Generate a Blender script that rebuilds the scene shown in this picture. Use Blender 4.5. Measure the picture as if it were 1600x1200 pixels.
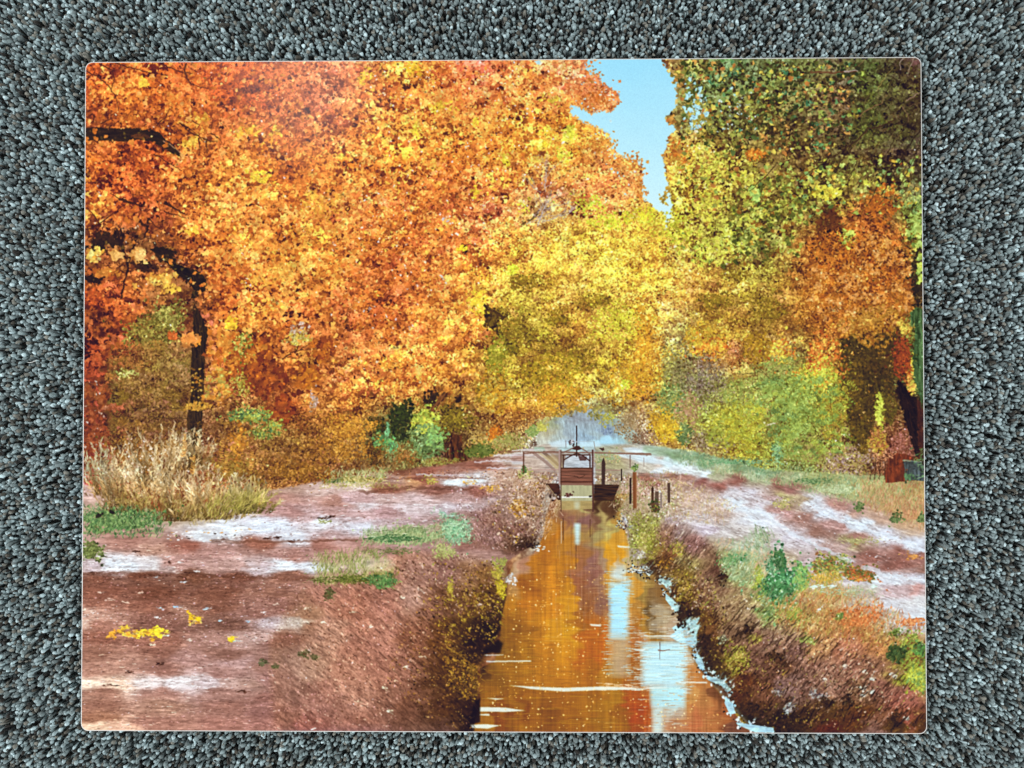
import bpy, math, random
import numpy as np
from mathutils import Vector, Matrix

for _o in list(bpy.data.objects):
    bpy.data.objects.remove(_o, do_unlink=True)
scene = bpy.context.scene
coll = scene.collection

# ---------------------------------------------------------------- camera
PZ = 0.0112                     # height of the print's face above the carpet backing
cam_d = bpy.data.cameras.new('camera'); cam = bpy.data.objects.new('camera', cam_d); coll.objects.link(cam)
cam_d.lens = 28; cam_d.sensor_width = 36; cam_d.clip_start = .01; cam_d.clip_end = 50
cam.location = (0.0122, -0.0009, 0.4806 + PZ)
_r = Vector((0.01433, 0.01168, -0.00121))
cam.rotation_mode = 'QUATERNION'
cam.rotation_quaternion = Matrix.Rotation(_r.length, 3, _r.normalized()).to_quaternion()
scene.camera = cam

# ---------------------------------------------------------------- light: soft room light, no sun
world = bpy.data.worlds.new('World'); scene.world = world; world.use_nodes = True
world.node_tree.nodes['Background'].inputs[0].default_value = (.95, .98, 1.0, 1)
world.node_tree.nodes['Background'].inputs[1].default_value = .34


def lamp(name, loc, size, power, col, target=(0, 0, 0)):
    d = bpy.data.lights.new(name, 'AREA'); d.shape = 'RECTANGLE'; d.size, d.size_y = size
    d.energy = power; d.color = col
    o = bpy.data.objects.new(name, d); coll.objects.link(o); o.location = loc
    o.rotation_euler = (Vector(target) - Vector(loc)).to_track_quat('-Z', 'Y').to_euler()
    return o


lamp('window_light_left', (-1.85, -.3, 1.25), (1.0, 1.0), 41, (.97, .99, 1.0))
lamp('window_light_right', (2.0, -.6, 1.4), (1.0, 1.0), 33, (.93, .98, 1.0))
lamp('ceiling_light', (-.66, .95, 1.95), (.34, .34), 3.5, (1, .90, .84))

scene.render.engine = 'CYCLES'
scene.view_settings.view_transform = 'Standard'
scene.view_settings.look = 'None'
scene.view_settings.exposure = 0
scene.view_settings.gamma = 1
scene.view_settings.use_curve_mapping = False


def mat(name):
    m = bpy.data.materials.new(name); m.use_nodes = True
    return m, m.node_tree.nodes, m.node_tree.links, m.node_tree.nodes['Principled BSDF']


# ---------------------------------------------------------------- carpet: backing sheet and cut pile
W, H = .508, .4064


def carpet():
    q = np.random.default_rng(11)
    X0, X1, Y0, Y1 = -.39, .39, -.315, .315
    sp = .00192
    gx, gy = np.meshgrid(np.arange(X0, X1, sp), np.arange(Y0, Y1, sp*.9))
    gx = gx + (np.arange(gx.shape[0]) % 2)[:, None]*sp/2
    x = (gx + q.normal(0, sp*.30, gx.shape)).ravel(); y = (gy + q.normal(0, sp*.30, gy.shape)).ravel()
    keep = ~((np.abs(x) < W/2 - .018) & (np.abs(y) < H/2 - .018)); x = x[keep]; y = y[keep]; n = len(x)
    # tuft height, lean and girth, loosely gathered in clumps
    def nz(s, seed):
        g = np.random.default_rng(seed).random((128, 128)); u = x/s + 60; v = y/s + 60
        i = np.floor(u).astype(int); j = np.floor(v).astype(int); fu = u-i; fv = v-j
        fu = fu*fu*(3-2*fu); fv = fv*fv*(3-2*fv)
        return ((g[j & 127, i & 127]*(1-fu)+g[j & 127, (i+1) & 127]*fu)*(1-fv)+(g[(j+1) & 127, i & 127]*(1-fu)+g[(j+1) & 127, (i+1) & 127]*fu)*fv)*2-1
    clump = nz(.0060, 1)*.65 + nz(.016, 2)*.35
    h = .0084 + .0014*clump + q.normal(0, .0011, n)
    h = np.where(q.random(n) + .42*nz(.0046, 5) < .24, h - .0052, h)
    # under and beside the panel the pile is pressed down
    dx = np.abs(x) - W/2; dy = np.abs(y) - H/2; d = np.maximum(dx, dy)
    h = np.minimum(h, np.where(d < .002, .0088, .0098 + np.clip(d, 0, 1)*.6))
    ang = q.uniform(0, 2*np.pi, n) + nz(.015, 3)*1.2; lean = np.abs(q.normal(.0013, .0010, n))
    r = q.uniform(.00074, .00138, n)
    # rings up a yarn: thin at the root, plump near the tip, closed rounded top
    ts = np.array([0, .70, .80, .90, .965, 1.0]); rs = np.array([.55, .66, 1.0, 1.06, .74, .0])
    S = 6; nr = len(ts) - 1; V = nr*S + 1
    a = np.arange(S)/S*2*np.pi
    co = np.zeros((n, V, 3), np.float32)
    tw = q.uniform(0, 6.3, n); asp = q.uniform(.6, 1, n); orient = q.uniform(0, np.pi, n)
    curl = q.normal(0, .0007, (n, 2))
    for k, (t, rr) in enumerate(zip(ts, rs)):
        cx = x + np.cos(ang)*lean*t**2 + curl[:, 0]*t; cy = y + np.sin(ang)*lean*t**2 + curl[:, 1]*t
        z = h*t
        if k == nr:
            co[:, -1, 0] = cx; co[:, -1, 1] = cy; co[:, -1, 2] = z; break
        lob = 1 + .16*np.cos(3*a[None] + tw[:, None]*2 + t*5) + q.normal(0, .07, (n, S))
        px = r[:, None]*rr*lob*np.cos(a[None]+tw[:, None]); py = r[:, None]*rr*lob*np.sin(a[None]+tw[:, None])*asp[:, None]
        co[:, k*S:(k+1)*S, 0] = cx[:, None] + px*np.cos(orient)[:, None] - py*np.sin(orient)[:, None]
        co[:, k*S:(k+1)*S, 1] = cy[:, None] + px*np.sin(orient)[:, None] + py*np.cos(orient)[:, None]
        co[:, k*S:(k+1)*S, 2] = z[:, None] + (r[:, None]*.25*np.sin(a[None] + tw[:, None]) if k > 1 else 0)
    quads = []
    for k in range(nr-1):
        for s in range(S):
            quads.append((k*S+s, k*S+(s+1) % S, (k+1)*S+(s+1) % S, (k+1)*S+s))
    tris = [((nr-1)*S+s, (nr-1)*S+(s+1) % S, V-1) for s in range(S)]
    base = (np.arange(n)*V)[:, None, None]
    Q = (np.array(quads)[None] + base).reshape(n, -1); T = (np.array(tris)[None] + base).reshape(n, -1)
    loops = np.concatenate([Q, T], 1).ravel()
    tot = np.tile(np.array([4]*len(quads) + [3]*len(tris)), n)
    # backing sheet, one quad far wider than the pile
    nb = n*V; B = 1.6
    verts = np.concatenate([co.reshape(-1, 3), np.array([[-B, -B, .0], [B, -B, 0], [B, B, 0], [-B, B, 0]], np.float32)])
    loops = np.concatenate([loops, [nb, nb+1, nb+2, nb+3]]); tot = np.concatenate([tot, [4]])
    me = bpy.data.meshes.new('carpet')
    me.vertices.add(len(verts)); me.vertices.foreach_set('co', verts.ravel())
    me.loops.add(len(loops)); me.loops.foreach_set('vertex_index', loops.astype(np.int32))
    me.polygons.add(len(tot)); st = np.concatenate([[0], np.cumsum(tot)[:-1]])
    me.polygons.foreach_set('loop_start', st.astype(np.int32)); me.polygons.foreach_set('loop_total', tot.astype(np.int32))
    me.polygons.foreach_set('use_smooth', np.ones(len(tot), bool))
    # yarn colours: heathered blue greys with taupe and near black strands
    pal = np.array([[.27, .345, .35], [.39, .50, .515], [.175, .215, .215], [.60, .76, .79], [.24, .235, .20], [.09, .08, .062], [.022, .018, .014]])
    pr = np.array([.30, .20, .20, .08, .10, .06, .06])
    ci = q.choice(len(pal), n, p=pr); cc = pal[ci]*q.uniform(.8, 1.2, (n, 1))*(1 + .12*clump[:, None])
    vc = np.ones((len(verts), 4), np.float32); vc[:nb, :3] = np.repeat(cc, V, 0); vc[nb:, :3] = (.05, .05, .048)
    at = me.color_attributes.new('yarn', 'FLOAT_COLOR', 'POINT'); at.data.foreach_set('color', vc.ravel())
    me.update(calc_edges=True); me.validate()
    o = bpy.data.objects.new('carpet', me); coll.objects.link(o); o['kind'] = 'structure'
    m, N, L, b = mat('carpet_yarn')
    ca = N.new('ShaderNodeAttribute'); ca.attribute_name = 'yarn'
    tc = N.new('ShaderNodeTexCoord'); nt = N.new('ShaderNodeTexNoise'); nt.inputs['Scale'].default_value = 2600; nt.inputs['Detail'].default_value = 3
    mx = N.new('ShaderNodeMix'); mx.data_type = 'RGBA'; mx.blend_type = 'MULTIPLY'; mx.inputs['Factor'].default_value = 1
    rp = N.new('ShaderNodeMapRange'); rp.inputs['From Min'].default_value = .3; rp.inputs['From Max'].default_value = .7; rp.inputs['To Min'].default_value = .62; rp.inputs['To Max'].default_value = 1.35
    L.new(tc.outputs['Object'], nt.inputs['Vector']); L.new(nt.outputs['Fac'], rp.inputs['Value'])
    L.new(ca.outputs['Color'], mx.inputs[6]); L.new(rp.outputs['Result'], mx.inputs[7]); L.new(mx.outputs[2], b.inputs['Base Color'])
    bp = N.new('ShaderNodeBump'); bp.inputs['Distance'].default_value = .0004; bp.inputs['Strength'].default_value = .7
    L.new(nt.outputs['Fac'], bp.inputs['Height']); L.new(bp.outputs['Normal'], b.inputs['Normal'])
    b.inputs['Roughness'].default_value = .62; b.inputs['Specular IOR Level'].default_value = .35
    b.inputs['Sheen Weight'].default_value = .25; b.inputs['Sheen Roughness'].default_value = .4
    me.materials.append(m)
    return o


carpet()
# ---------------------------------------------------------------- the printed picture
# The print is a flat picture, so its surface is painted here stroke by stroke.
# Stroke coordinates are measured along the print (0,0 near the upper left).
PW, PH = 1340, 1072
_src = np.array([[133, 95], [1440, 87], [1449, 1149], [126, 1144]], float)
_dst = np.array([[0, 0], [PW, 0], [PW, PH], [0, PH]], float)


def _homog(a, b):
    A = []; B = []
    for (x, y), (u, v) in zip(a, b):
        A.append([x, y, 1, 0, 0, 0, -u*x, -u*y]); B.append(u)
        A.append([0, 0, 0, x, y, 1, -v*x, -v*y]); B.append(v)
    h = np.linalg.solve(np.array(A), np.array(B))
    return np.append(h, 1).reshape(3, 3)


HM = _homog(_src, _dst); HI = np.linalg.inv(HM)


def warp(M, x, y):
    w = M[2, 0]*x + M[2, 1]*y + M[2, 2]
    return (M[0, 0]*x + M[0, 1]*y + M[0, 2])/w, (M[1, 0]*x + M[1, 1]*y + M[1, 2])/w


_jj, _ii = np.meshgrid(np.arange(PW) + .5, np.arange(PH) + .5)
GX, GY = warp(HI, _jj, _ii)
GX = GX.astype(np.float32); GY = GY.astype(np.float32)
CV = np.zeros((PH, PW, 3), np.float32)
rng = np.random.default_rng(7)


def hx(s):
    s = s.strip('#')
    return np.array([int(s[i:i+2], 16) for i in (0, 2, 4)], np.float32)/255


def noise(x, y, seed=0):
    """value noise -1..1"""
    x = np.asarray(x, np.float32); y = np.asarray(y, np.float32)
    g = np.random.default_rng(seed).random((256, 256)).astype(np.float32)
    xi = np.floor(x).astype(int); yi = np.floor(y).astype(int)
    fx = x - xi; fy = y - yi
    fx = fx*fx*(3 - 2*fx); fy = fy*fy*(3 - 2*fy)
    a = g[yi & 255, xi & 255]; b = g[yi & 255, (xi+1) & 255]
    c = g[(yi+1) & 255, xi & 255]; d = g[(yi+1) & 255, (xi+1) & 255]
    return ((a*(1-fx) + b*fx)*(1-fy) + (c*(1-fx) + d*fx)*fy)*2 - 1


def fbm(x, y, seed=0, o=3):
    s = 0; a = 1; t = 0
    for k in range(o):
        s = s + a*noise(x*2**k, y*2**k, seed + k*17); t += a; a *= .6
    return s/t*1.5


def aniso(x, y, ang, lx, ly, seed, o=2):
    c, s = math.cos(math.radians(ang)), math.sin(math.radians(ang))
    return fbm((x*c + y*s)/lx, (-x*s + y*c)/ly, seed, o)


def pip(x, y, poly):
    x = np.asarray(x); y = np.asarray(y)
    ins = np.zeros(x.shape, bool)
    n = len(poly)
    for i in range(n):
        x0, y0 = poly[i]; x1, y1 = poly[(i+1) % n]
        if y0 == y1: continue
        c = ((y0 > y) != (y1 > y)) & (x < (x1-x0)*(y-y0)/(y1-y0) + x0)
        ins ^= c
    return ins


def P(s):
    v = [float(t) for t in s.replace(',', ' ').split()]
    return list(zip(v[0::2], v[1::2]))


def aa_poly(poly):
    """antialiased coverage patch of a polygon given in scene units"""
    p = np.array(poly, float)
    u, v = warp(HM, p[:, 0], p[:, 1])
    x0 = max(int(u.min())-1, 0); x1 = min(int(u.max())+2, PW)
    y0 = max(int(v.min())-1, 0); y1 = min(int(v.max())+2, PH)
    if x1 <= x0 or y1 <= y0: return None
    k = 3
    xs = x0 + (np.arange((x1-x0)*k) + .5)/k; ys = y0 + (np.arange((y1-y0)*k) + .5)/k
    X, Y = np.meshgrid(xs, ys)
    m = pip(X, Y, list(zip(u, v))).astype(np.float32)
    m = m.reshape(y1-y0, k, x1-x0, k).mean((1, 3))
    return x0, y0, x1, y1, m


def fill(poly, col, alpha=1., tex=0., seed=1, ang=0, lx=12, ly=3, soft=0):
    if isinstance(poly, str): poly = P(poly)
    r = aa_poly(poly)
    if r is None: return
    x0, y0, x1, y1, m = r
    if soft:
        m = blur(m, soft)
    c = hx(col) if isinstance(col, str) else np.asarray(col, np.float32)
    c = np.broadcast_to(c, (y1-y0, x1-x0, 3))
    if tex:
        n = aniso(GX[y0:y1, x0:x1], GY[y0:y1, x0:x1], ang, lx, ly, seed)
        c = np.clip(c*(1 + tex*n[..., None]), 0, 1)
    a = (m*alpha)[..., None]
    CV[y0:y1, x0:x1] = CV[y0:y1, x0:x1]*(1-a) + c*a


def blur(m, r):
    k = np.exp(-np.arange(-int(2*r)-1, int(2*r)+2)**2/(2.*r*r)); k /= k.sum()
    h = len(k)//2
    for ax in (0, 1):
        pad = [(0, 0)]*m.ndim; pad[ax] = (h, h)
        q = np.pad(m, pad, mode='edge'); n = m.shape[ax]
        m = sum(kk*(q[i:i+n] if ax == 0 else q[:, i:i+n]) for i, kk in enumerate(k))
    return m.astype(np.float32)


def line(pts, w0, w1, col, alpha=1., wob=0., tex=0.):
    """a tapering stroke along a polyline"""
    if isinstance(pts, str): pts = P(pts)
    p = np.array(pts, float)
    if wob:
        q = [p[0]]
        for a, b in zip(p[:-1], p[1:]):
            n = max(2, int(np.hypot(*(b-a))/6))
            for t in np.linspace(0, 1, n+1)[1:]: q.append(a + (b-a)*t)
        q = np.array(q); k = np.random.default_rng(int(p.sum()*10) % 99991).normal(0, wob, q.shape)
        k[0] = 0; p = q + k
    d = np.gradient(p, axis=0); d /= np.maximum(np.hypot(d[:, 0], d[:, 1]), 1e-6)[:, None]
    nrm = np.stack([-d[:, 1], d[:, 0]], 1)
    w = np.linspace(w0, w1, len(p))[:, None]/2
    fill([tuple(t) for t in np.vstack([p + nrm*w, (p - nrm*w)[::-1]])], col, alpha, tex)


# ---- stamps
def _mask(poly_u, half):
    n = half*2 + 1; k = 4
    xs = (np.arange(n*k) + .5)/k - n/2.
    X, Y = np.meshgrid(xs, xs)
    return pip(X, Y, poly_u).astype(np.float32).reshape(n, k, n, k).mean((1, 3))


_lb = {}
_srng = np.random.default_rng(3)


def leaf_bank(r, kind='leaf'):
    r = round(r*2)/2
    key = (r, kind)
    if key not in _lb:
        L = []
        for q in range(14):
            a = np.linspace(0, 2*np.pi, 12, endpoint=False)
            if kind == 'leaf':
                rad = r*(1 + .28*_srng.normal(size=12).clip(-1.4, 1.4)); asp = _srng.uniform(.55, 1)
            elif kind == 'flat':
                rad = r*(1 + .25*_srng.normal(size=12).clip(-1.4, 1.4)); asp = .35
            else:
                rad = r*np.ones(12); asp = .85
            x = rad*np.cos(a); y = rad*np.sin(a)*asp
            t = _srng.uniform(0, np.pi) if kind != 'flat' else _srng.normal(0, .12)
            pu = list(zip(x*np.cos(t)-y*np.sin(t), x*np.sin(t)+y*np.cos(t)))
            half = int(math.ceil(r*1.4))
            m = _mask(pu, half)
            yy, xx = np.mgrid[-half:half+1, -half:half+1]
            th = _srng.uniform(0, 2*np.pi)
            s = 1 + .13*(xx*np.cos(th)+yy*np.sin(th))/max(r, 1)
            L.append((m[..., None], s.astype(np.float32)[..., None], half))
        _lb[key] = L
    return _lb[key]


def stamps(x, y, col, r, kind='leaf', alpha=1.):
    u, v = warp(HM, x, y)
    u = u.astype(int); v = v.astype(int)
    pick = rng.integers(0, 14, len(u))
    r = np.broadcast_to(r, u.shape); col = np.clip(col, 0, 1)
    for i in range(len(u)):
        m, s, h = leaf_bank(float(r[i]), kind)[pick[i]]
        a0, b0 = u[i]-h, v[i]-h; a1, b1 = u[i]+h+1, v[i]+h+1
        if a1 <= 0 or b1 <= 0 or a0 >= PW or b0 >= PH: continue
        c0 = max(-a0, 0); d0 = max(-b0, 0); c1 = m.shape[1] - max(a1-PW, 0); d1 = m.shape[0] - max(b1-PH, 0)
        mm = m[d0:d1, c0:c1]*alpha; ss = s[d0:d1, c0:c1]
        q = CV[max(b0, 0):min(b1, PH), max(a0, 0):min(a1, PW)]
        q += mm*(col[i]*ss - q)


_bb = {}


def blade_bank(L, ang, w):
    key = (round(L), round(ang/7.5), round(w*4))
    if key not in _bb:
        L = max(2, key[0]); a = math.radians(key[1]*7.5); w = key[2]/4
        x1, y1 = L*math.cos(a), L*math.sin(a); nx, ny = -math.sin(a)*w/2, math.cos(a)*w/2
        half = int(L) + 2
        _bb[key] = (_mask([(nx, ny), (x1*.6+nx*.8, y1*.6+ny*.8), (x1, y1), (x1*.6-nx*.8, y1*.6-ny*.8), (-nx, -ny)], half)[..., None], half)
    return _bb[key]


def blades(x, y, col, L, ang, w, alpha=1.):
    """thin tapering strokes that start at x,y and run along ang (degrees, 0 right, -90 up)"""
    u, v = warp(HM, x, y); u = u.astype(int); v = v.astype(int)
    n = len(u); L = np.broadcast_to(L, n); ang = np.broadcast_to(ang, n); w = np.broadcast_to(w, n)
    col = np.clip(np.broadcast_to(col, (n, 3)), 0, 1)
    for i in range(n):
        m, h = blade_bank(L[i], ang[i], w[i])
        a0, b0 = u[i]-h, v[i]-h; a1, b1 = u[i]+h+1, v[i]+h+1
        if a1 <= 0 or b1 <= 0 or a0 >= PW or b0 >= PH: continue
        c0 = max(-a0, 0); d0 = max(-b0, 0); c1 = m.shape[1] - max(a1-PW, 0); d1 = m.shape[0] - max(b1-PH, 0)
        q = CV[max(b0, 0):min(b1, PH), max(a0, 0):min(a1, PW)]
        q += m[d0:d1, c0:c1]*alpha*(col[i] - q)


def inside(poly, n):
    """n random points in a polygon"""
    if isinstance(poly, str): poly = P(poly)
    p = np.array(poly); xs = []; ys = []; c = 0
    while c < n:
        x = rng.uniform(p[:, 0].min(), p[:, 0].max(), n*2); y = rng.uniform(p[:, 1].min(), p[:, 1].max(), n*2)
        k = pip(x, y, poly); xs.append(x[k]); ys.append(y[k]); c += k.sum()
    return np.concatenate(xs)[:n], np.concatenate(ys)[:n]


def tone(base, m):
    """brighten towards yellow or darken towards red brown"""
    m = np.asarray(m)[..., None]
    e = np.where(m > 1, m**.9, m**1.15)
    return np.clip(base*np.concatenate([m**.8, e, m**1.2], -1), 0, 1)


# ---- foliage colours: rows every 45 from y=105, columns every 50 from x=150
FG = """
c4621e cf7426 c86a22 c8641e c4601e b05418 bc5c28 c86c3c d07a3c e29a34 eaa42e e07c34 de7640 e2843a e8a044 e49050 e08848 e0a040 a88a40 7c8434 5f8038 6f7030 6e7830 6c6030 5c5428 5c4028 5c3226
b85a1a c8741e b46018 c46c22 a85014 a04c14 b45a24 c06a44 cc7830 dc8a30 dc8630 e08a30 e08034 e08c34 e08838 e08438 e08b50 d09040 a08840 6a6c2c 74702c 707028 7c7430 7c5c2c 64562a 5a4024 503020
7c4014 a45a18 8c4814 c47824 b46020 b86420 a4501c b86434 d88430 dc8c2c e09a30 e09630 e09834 e09830 e0942e e0a030 e09838 d09838 908438 6c6824 5c5c20 64541c 5c4a1c 5c481c 50401c 54341c 44281a
c06c1e 9c4c14 b05c18 c47024 d08028 d08428 c06c20 d08228 dc8a2c dc8c28 dc922c d88424 d88828 d89028 d08c28 e09c30 e0923c d8a040 d8a03c b89a34 8a7c28 6c541c 604818 54441a 58481a 48381a 3c3018
b8641c a8501a b05c1c c87a24 d8902c d8902c cc7820 d88428 dc8c2c d8842c d08028 c06c20 d4802c d88a30 cc8840 d88a38 dc8838 dc9040 c8b43c c0a830 988c2c 807020 645018 747022 807c28 5c5020 48401c
d8862a b45c1c 8c4814 cc7c28 d8882c d88c30 d8882c c87c28 d08430 d07c28 cc7828 cc7828 d8843c d89040 b89848 d09c3c d88838 c8a034 d0c838 a8982c 847c28 808028 74681e 6c5c1c a0581c 746020 80a030
804c18 5c3814 6c3c12 c87424 d8882a e0942e e09830 d88c28 d8882c d08028 c87424 cc7828 dc8c38 dc9c34 d0a030 c8a830 d4b834 d8b030 d0a834 98902c 788028 808430 8c5c1c a85c1c b8641c a85818 789830
8c5018 a86820 7c4c18 744014 c87424 d08028 e0982e d88c28 cc7824 b86420 d07828 d89030 e0a030 c09830 c09428 b8902c c8a830 ccac30 d0a834 c89c34 c0a834 a49830 a46820 bc6c20 c06c20 b86418 50401c
a04c14 b05c1c 8c6020 58360f b8641c d07c28 dc9030 d0802c c47428 b05c1c c07024 dc9030 d89c34 a88c28 b08c28 a88428 b89830 c8a434 cc9c34 a87824 b08c2c 9c7c24 b87c24 c07424 bc6c20 a86018 403418
7c3c10 9c4c16 74601e 84481a c47828 c88828 a45418 b46c24 b06420 bc6c20 c87c28 e09830 dc9830 886c1c 947c20 ac7c24 b08c2a b89c2c b09848 b0942c a88424 906c20 a06c1c a8641c b0681c 905c18 607c28
943c10 885018 7c6420 84602a a85c1c 944814 b87c28 94541a b8702a dc9430 e09830 e09830 a88024 a08024 8c6c1c a08024 9c8424 c08c2c a89838 988048 c07828 a4883c 988c38 a87828 4c3810 503c10 608028
a04018 806024 7c5c22 80602a b0682a 7c3e14 8c5018 c0802c dc9030 e09430 d88c30 c88c28 a88428 a08428 a88028 b88c28 a89830 c49430 788838 807840 a8a040 a0a848 98a838 a09030 4c380f 40300f 507428
983c1a 70501e 7c5824 80582a 8c6a28 988030 a86020 b07828 c88428 706024 a09834 6c5c1c 98702a c08428 c08c30 b0b080 a0a868 a08048 98983c a0b03c a8a434 90803c 98a838 7c6824 54400f 806028 3c2810
8c3818 785020 80582a 78502a 785020 906828 8c7028 885c20 7c5420 547c34 74983c 402408 8c7c30 987c3c a0a890 a4b0b4 a8c8d0 b0a080 c0982c 8c8048 a8982c 98982c 7c9438 8c7838 806030 8c5830 302010
983418 a07038 94602a 805020 885424 80581f 80581f 7c501c 7c5c24 7c6430 808038 6c4c28 8c7038 987c48 a0a890 a4b0b4 a8c8d0 b0a080 b0983c 8c8048 a8982c 88902c 7c9438 8c7838 806030 8c5830 302010
""".split('\n')
FGA = np.array([[hx(t) for t in r.split()] for r in FG if r.strip()])
_fx, _fy = np.meshgrid(150 + 50*np.arange(27), 105 + 45*np.arange(15))
_b = 1 + .09*(_fx < 1060)*(_fy < 620) + .10*np.exp(-(((_fx-930)/150)**2 + ((_fy-420)/130)**2)) + .05*(_fx > 1060)
_c = np.exp(-(((_fx-930)/160)**4 + ((_fy-450)/150)**4))[..., None]; _l = (_fx < 760)[..., None]*1.
FGA = FGA*_b[..., None]**np.array([.9, 1.0, 1.2])*(1 - _c*np.array([.0, .0, -.10]))*(1 - _l*np.array([0, .05, 0]))
FGA[:3, 6:8] = FGA[:3, 6:8]*.5 + FGA[:3, 4:5]*.25 + FGA[:3, 9:10]*.25  # halves the pinkish glare painted into these foliage colours
FGA = np.clip(FGA + np.array([.0, .0, .045]), 0, .96)


def lerp_grid(A, x, y, x0=150, y0=105, dx=50, dy=45):
    u = np.clip((np.asarray(x)-x0)/dx, 0, A.shape[1]-1.001); v = np.clip((np.asarray(y)-y0)/dy, 0, A.shape[0]-1.001)
    i = u.astype(int); j = v.astype(int); fu = u-i; fv = v-j
    if A.ndim == 3: fu = fu[..., None]; fv = fv[..., None]
    return (A[j, i]*(1-fu)+A[j, i+1]*fu)*(1-fv)+(A[j+1, i]*(1-fu)+A[j+1, i+1]*fu)*fv


# leaf radius, contrast on a coarse grid: columns every 130 from x=150, rows every 90 from y=100
LS = np.array([
    [5.0, 4.6, 4.0, 3.6, 3.3, 3.0, 2.6, 4.0, 4.2, 4.4, 4.5],
    [5.2, 4.8, 4.2, 3.5, 3.2, 3.0, 2.2, 4.0, 4.2, 4.5, 4.5],
    [5.0, 4.8, 4.4, 3.6, 3.2, 2.4, 2.2, 3.2, 4.0, 4.0, 4.8],
    [5.6, 5.2, 4.6, 3.8, 2.6, 2.2, 2.0, 2.8, 3.6, 3.0, 4.4],
    [5.0, 5.0, 4.6, 3.8, 2.4, 2.0, 1.9, 2.2, 2.4, 3.0, 3.4],
    [4.6, 4.6, 4.6, 3.0, 2.4, 1.9, 1.8, 1.9, 2.0, 2.2, 2.4],
    [4.0, 2.6, 3.0, 2.2, 2.0, 1.8, 1.6, 1.7, 1.9, 1.8, 2.0],
    [4.0, 2.0, 2.0, 1.9, 2.2, 1.8, 1.5, 1.6, 1.8, 1.8, 2.0]])
LC = np.array([
    [.30, .30, .30, .24, .22, .20, .16, .42, .42, .40, .50],
    [.34, .34, .32, .24, .20, .18, .14, .36, .44, .44, .50],
    [.36, .30, .26, .26, .24, .18, .14, .26, .40, .44, .46],
    [.48, .34, .26, .26, .22, .18, .15, .22, .36, .26, .40],
    [.40, .38, .30, .24, .20, .22, .18, .24, .26, .22, .40],
    [.42, .36, .44, .22, .18, .24, .20, .24, .28, .26, .40],
    [.40, .30, .44, .24, .28, .26, .20, .22, .22, .34, .40],
    [.40, .26, .26, .26, .36, .26, .16, .22, .24, .30, .40]])

SKY = P("""915 60 915 93 912 107 922 116 937 117 935 128 950 136 968 146 957 172 935 170 925 176 919 172 905 165 893 160 888 175 908 189
 931 198 951 209 954 230 968 244 985 252 1003 258 1000 287 1004 310 1018 322 1037 336 1039 362 1046 345 1055 327 1046 290 1037 244 1049 209 1062 204
 1068 196 1052 194 1040 184 1050 175 1060 166 1062 126 1055 115 1040 104 1035 60""")


def paint_sky():
    t = np.clip((GY-90)/260 + .04*fbm(GX/60, GY/40, 77, 2), 0, 1)[..., None]
    CV[:] = hx('9fe0fa')*(1-t) + hx('d4f4fa')*t


def canopy():
    # dark gaps first, over everything that is not sky
    lim = ~pip(GX, GY, SKY)
    g = lerp_grid(FGA, GX, GY)
    ct = lerp_grid(LC, GX, GY, 150, 100, 130, 90)
    n = fbm(GX/9, GY/9, 5, 3)
    base = tone(g, np.clip(.82 - ct*1.1 + .25*n, .15, 2))
    m = blur(lim.astype(np.float32), 1.0)[..., None]
    CV[:] = CV*(1-m) + base*m
    # leaves in three passes, dark to light
    for ps, (N, mu, sd, hi) in enumerate(((30000, -.6, .55, 0), (56000, .10, .68, 0), (32000, .72, .6, 1))):
        x = rng.uniform(115, 1460, N*2); y = rng.uniform(80, 765, N*2)
        r0 = lerp_grid(LS, x, y, 150, 100, 130, 90)
        r0 = np.where(r0 < 3, r0*.8, r0*.92)
        keep = rng.random(N*2) < np.clip((2.4/r0)**1.5, .12, 1)
        sk = pip(x, y, SKY) & (pip(x-3, y, SKY) & pip(x+3, y, SKY) & pip(x, y+3, SKY) & pip(x, y-3, SKY) | (rng.random(N*2) < .5))
        keep &= ~sk
        if hi:
            cl = fbm(x/26, y/20, 31, 3)
            keep &= cl + rng.normal(0, .2, len(x)) > .0
        x = x[keep]; y = y[keep]; r0 = r0[keep]
        jx = x + rng.normal(0, 9, len(x)); jy = y + rng.normal(0, 9, len(x))
        c = lerp_grid(FGA, jx, jy); ct = lerp_grid(LC, x, y, 150, 100, 130, 90)
        cl = fbm(x/34, y/28, 11, 3)*.55 + fbm(x/11, y/11, 13, 2)*.5
        big = fbm(x/75, y/60, 19, 2)
        m = .98 + ct*(mu + sd*rng.normal(size=len(x)) + 1.05*cl + .45*big)
        col = tone(c, np.clip(m, .18, 1.55))
        stamps(x, y, col, r0*rng.uniform(.45, 1.12, len(x)))


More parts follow.
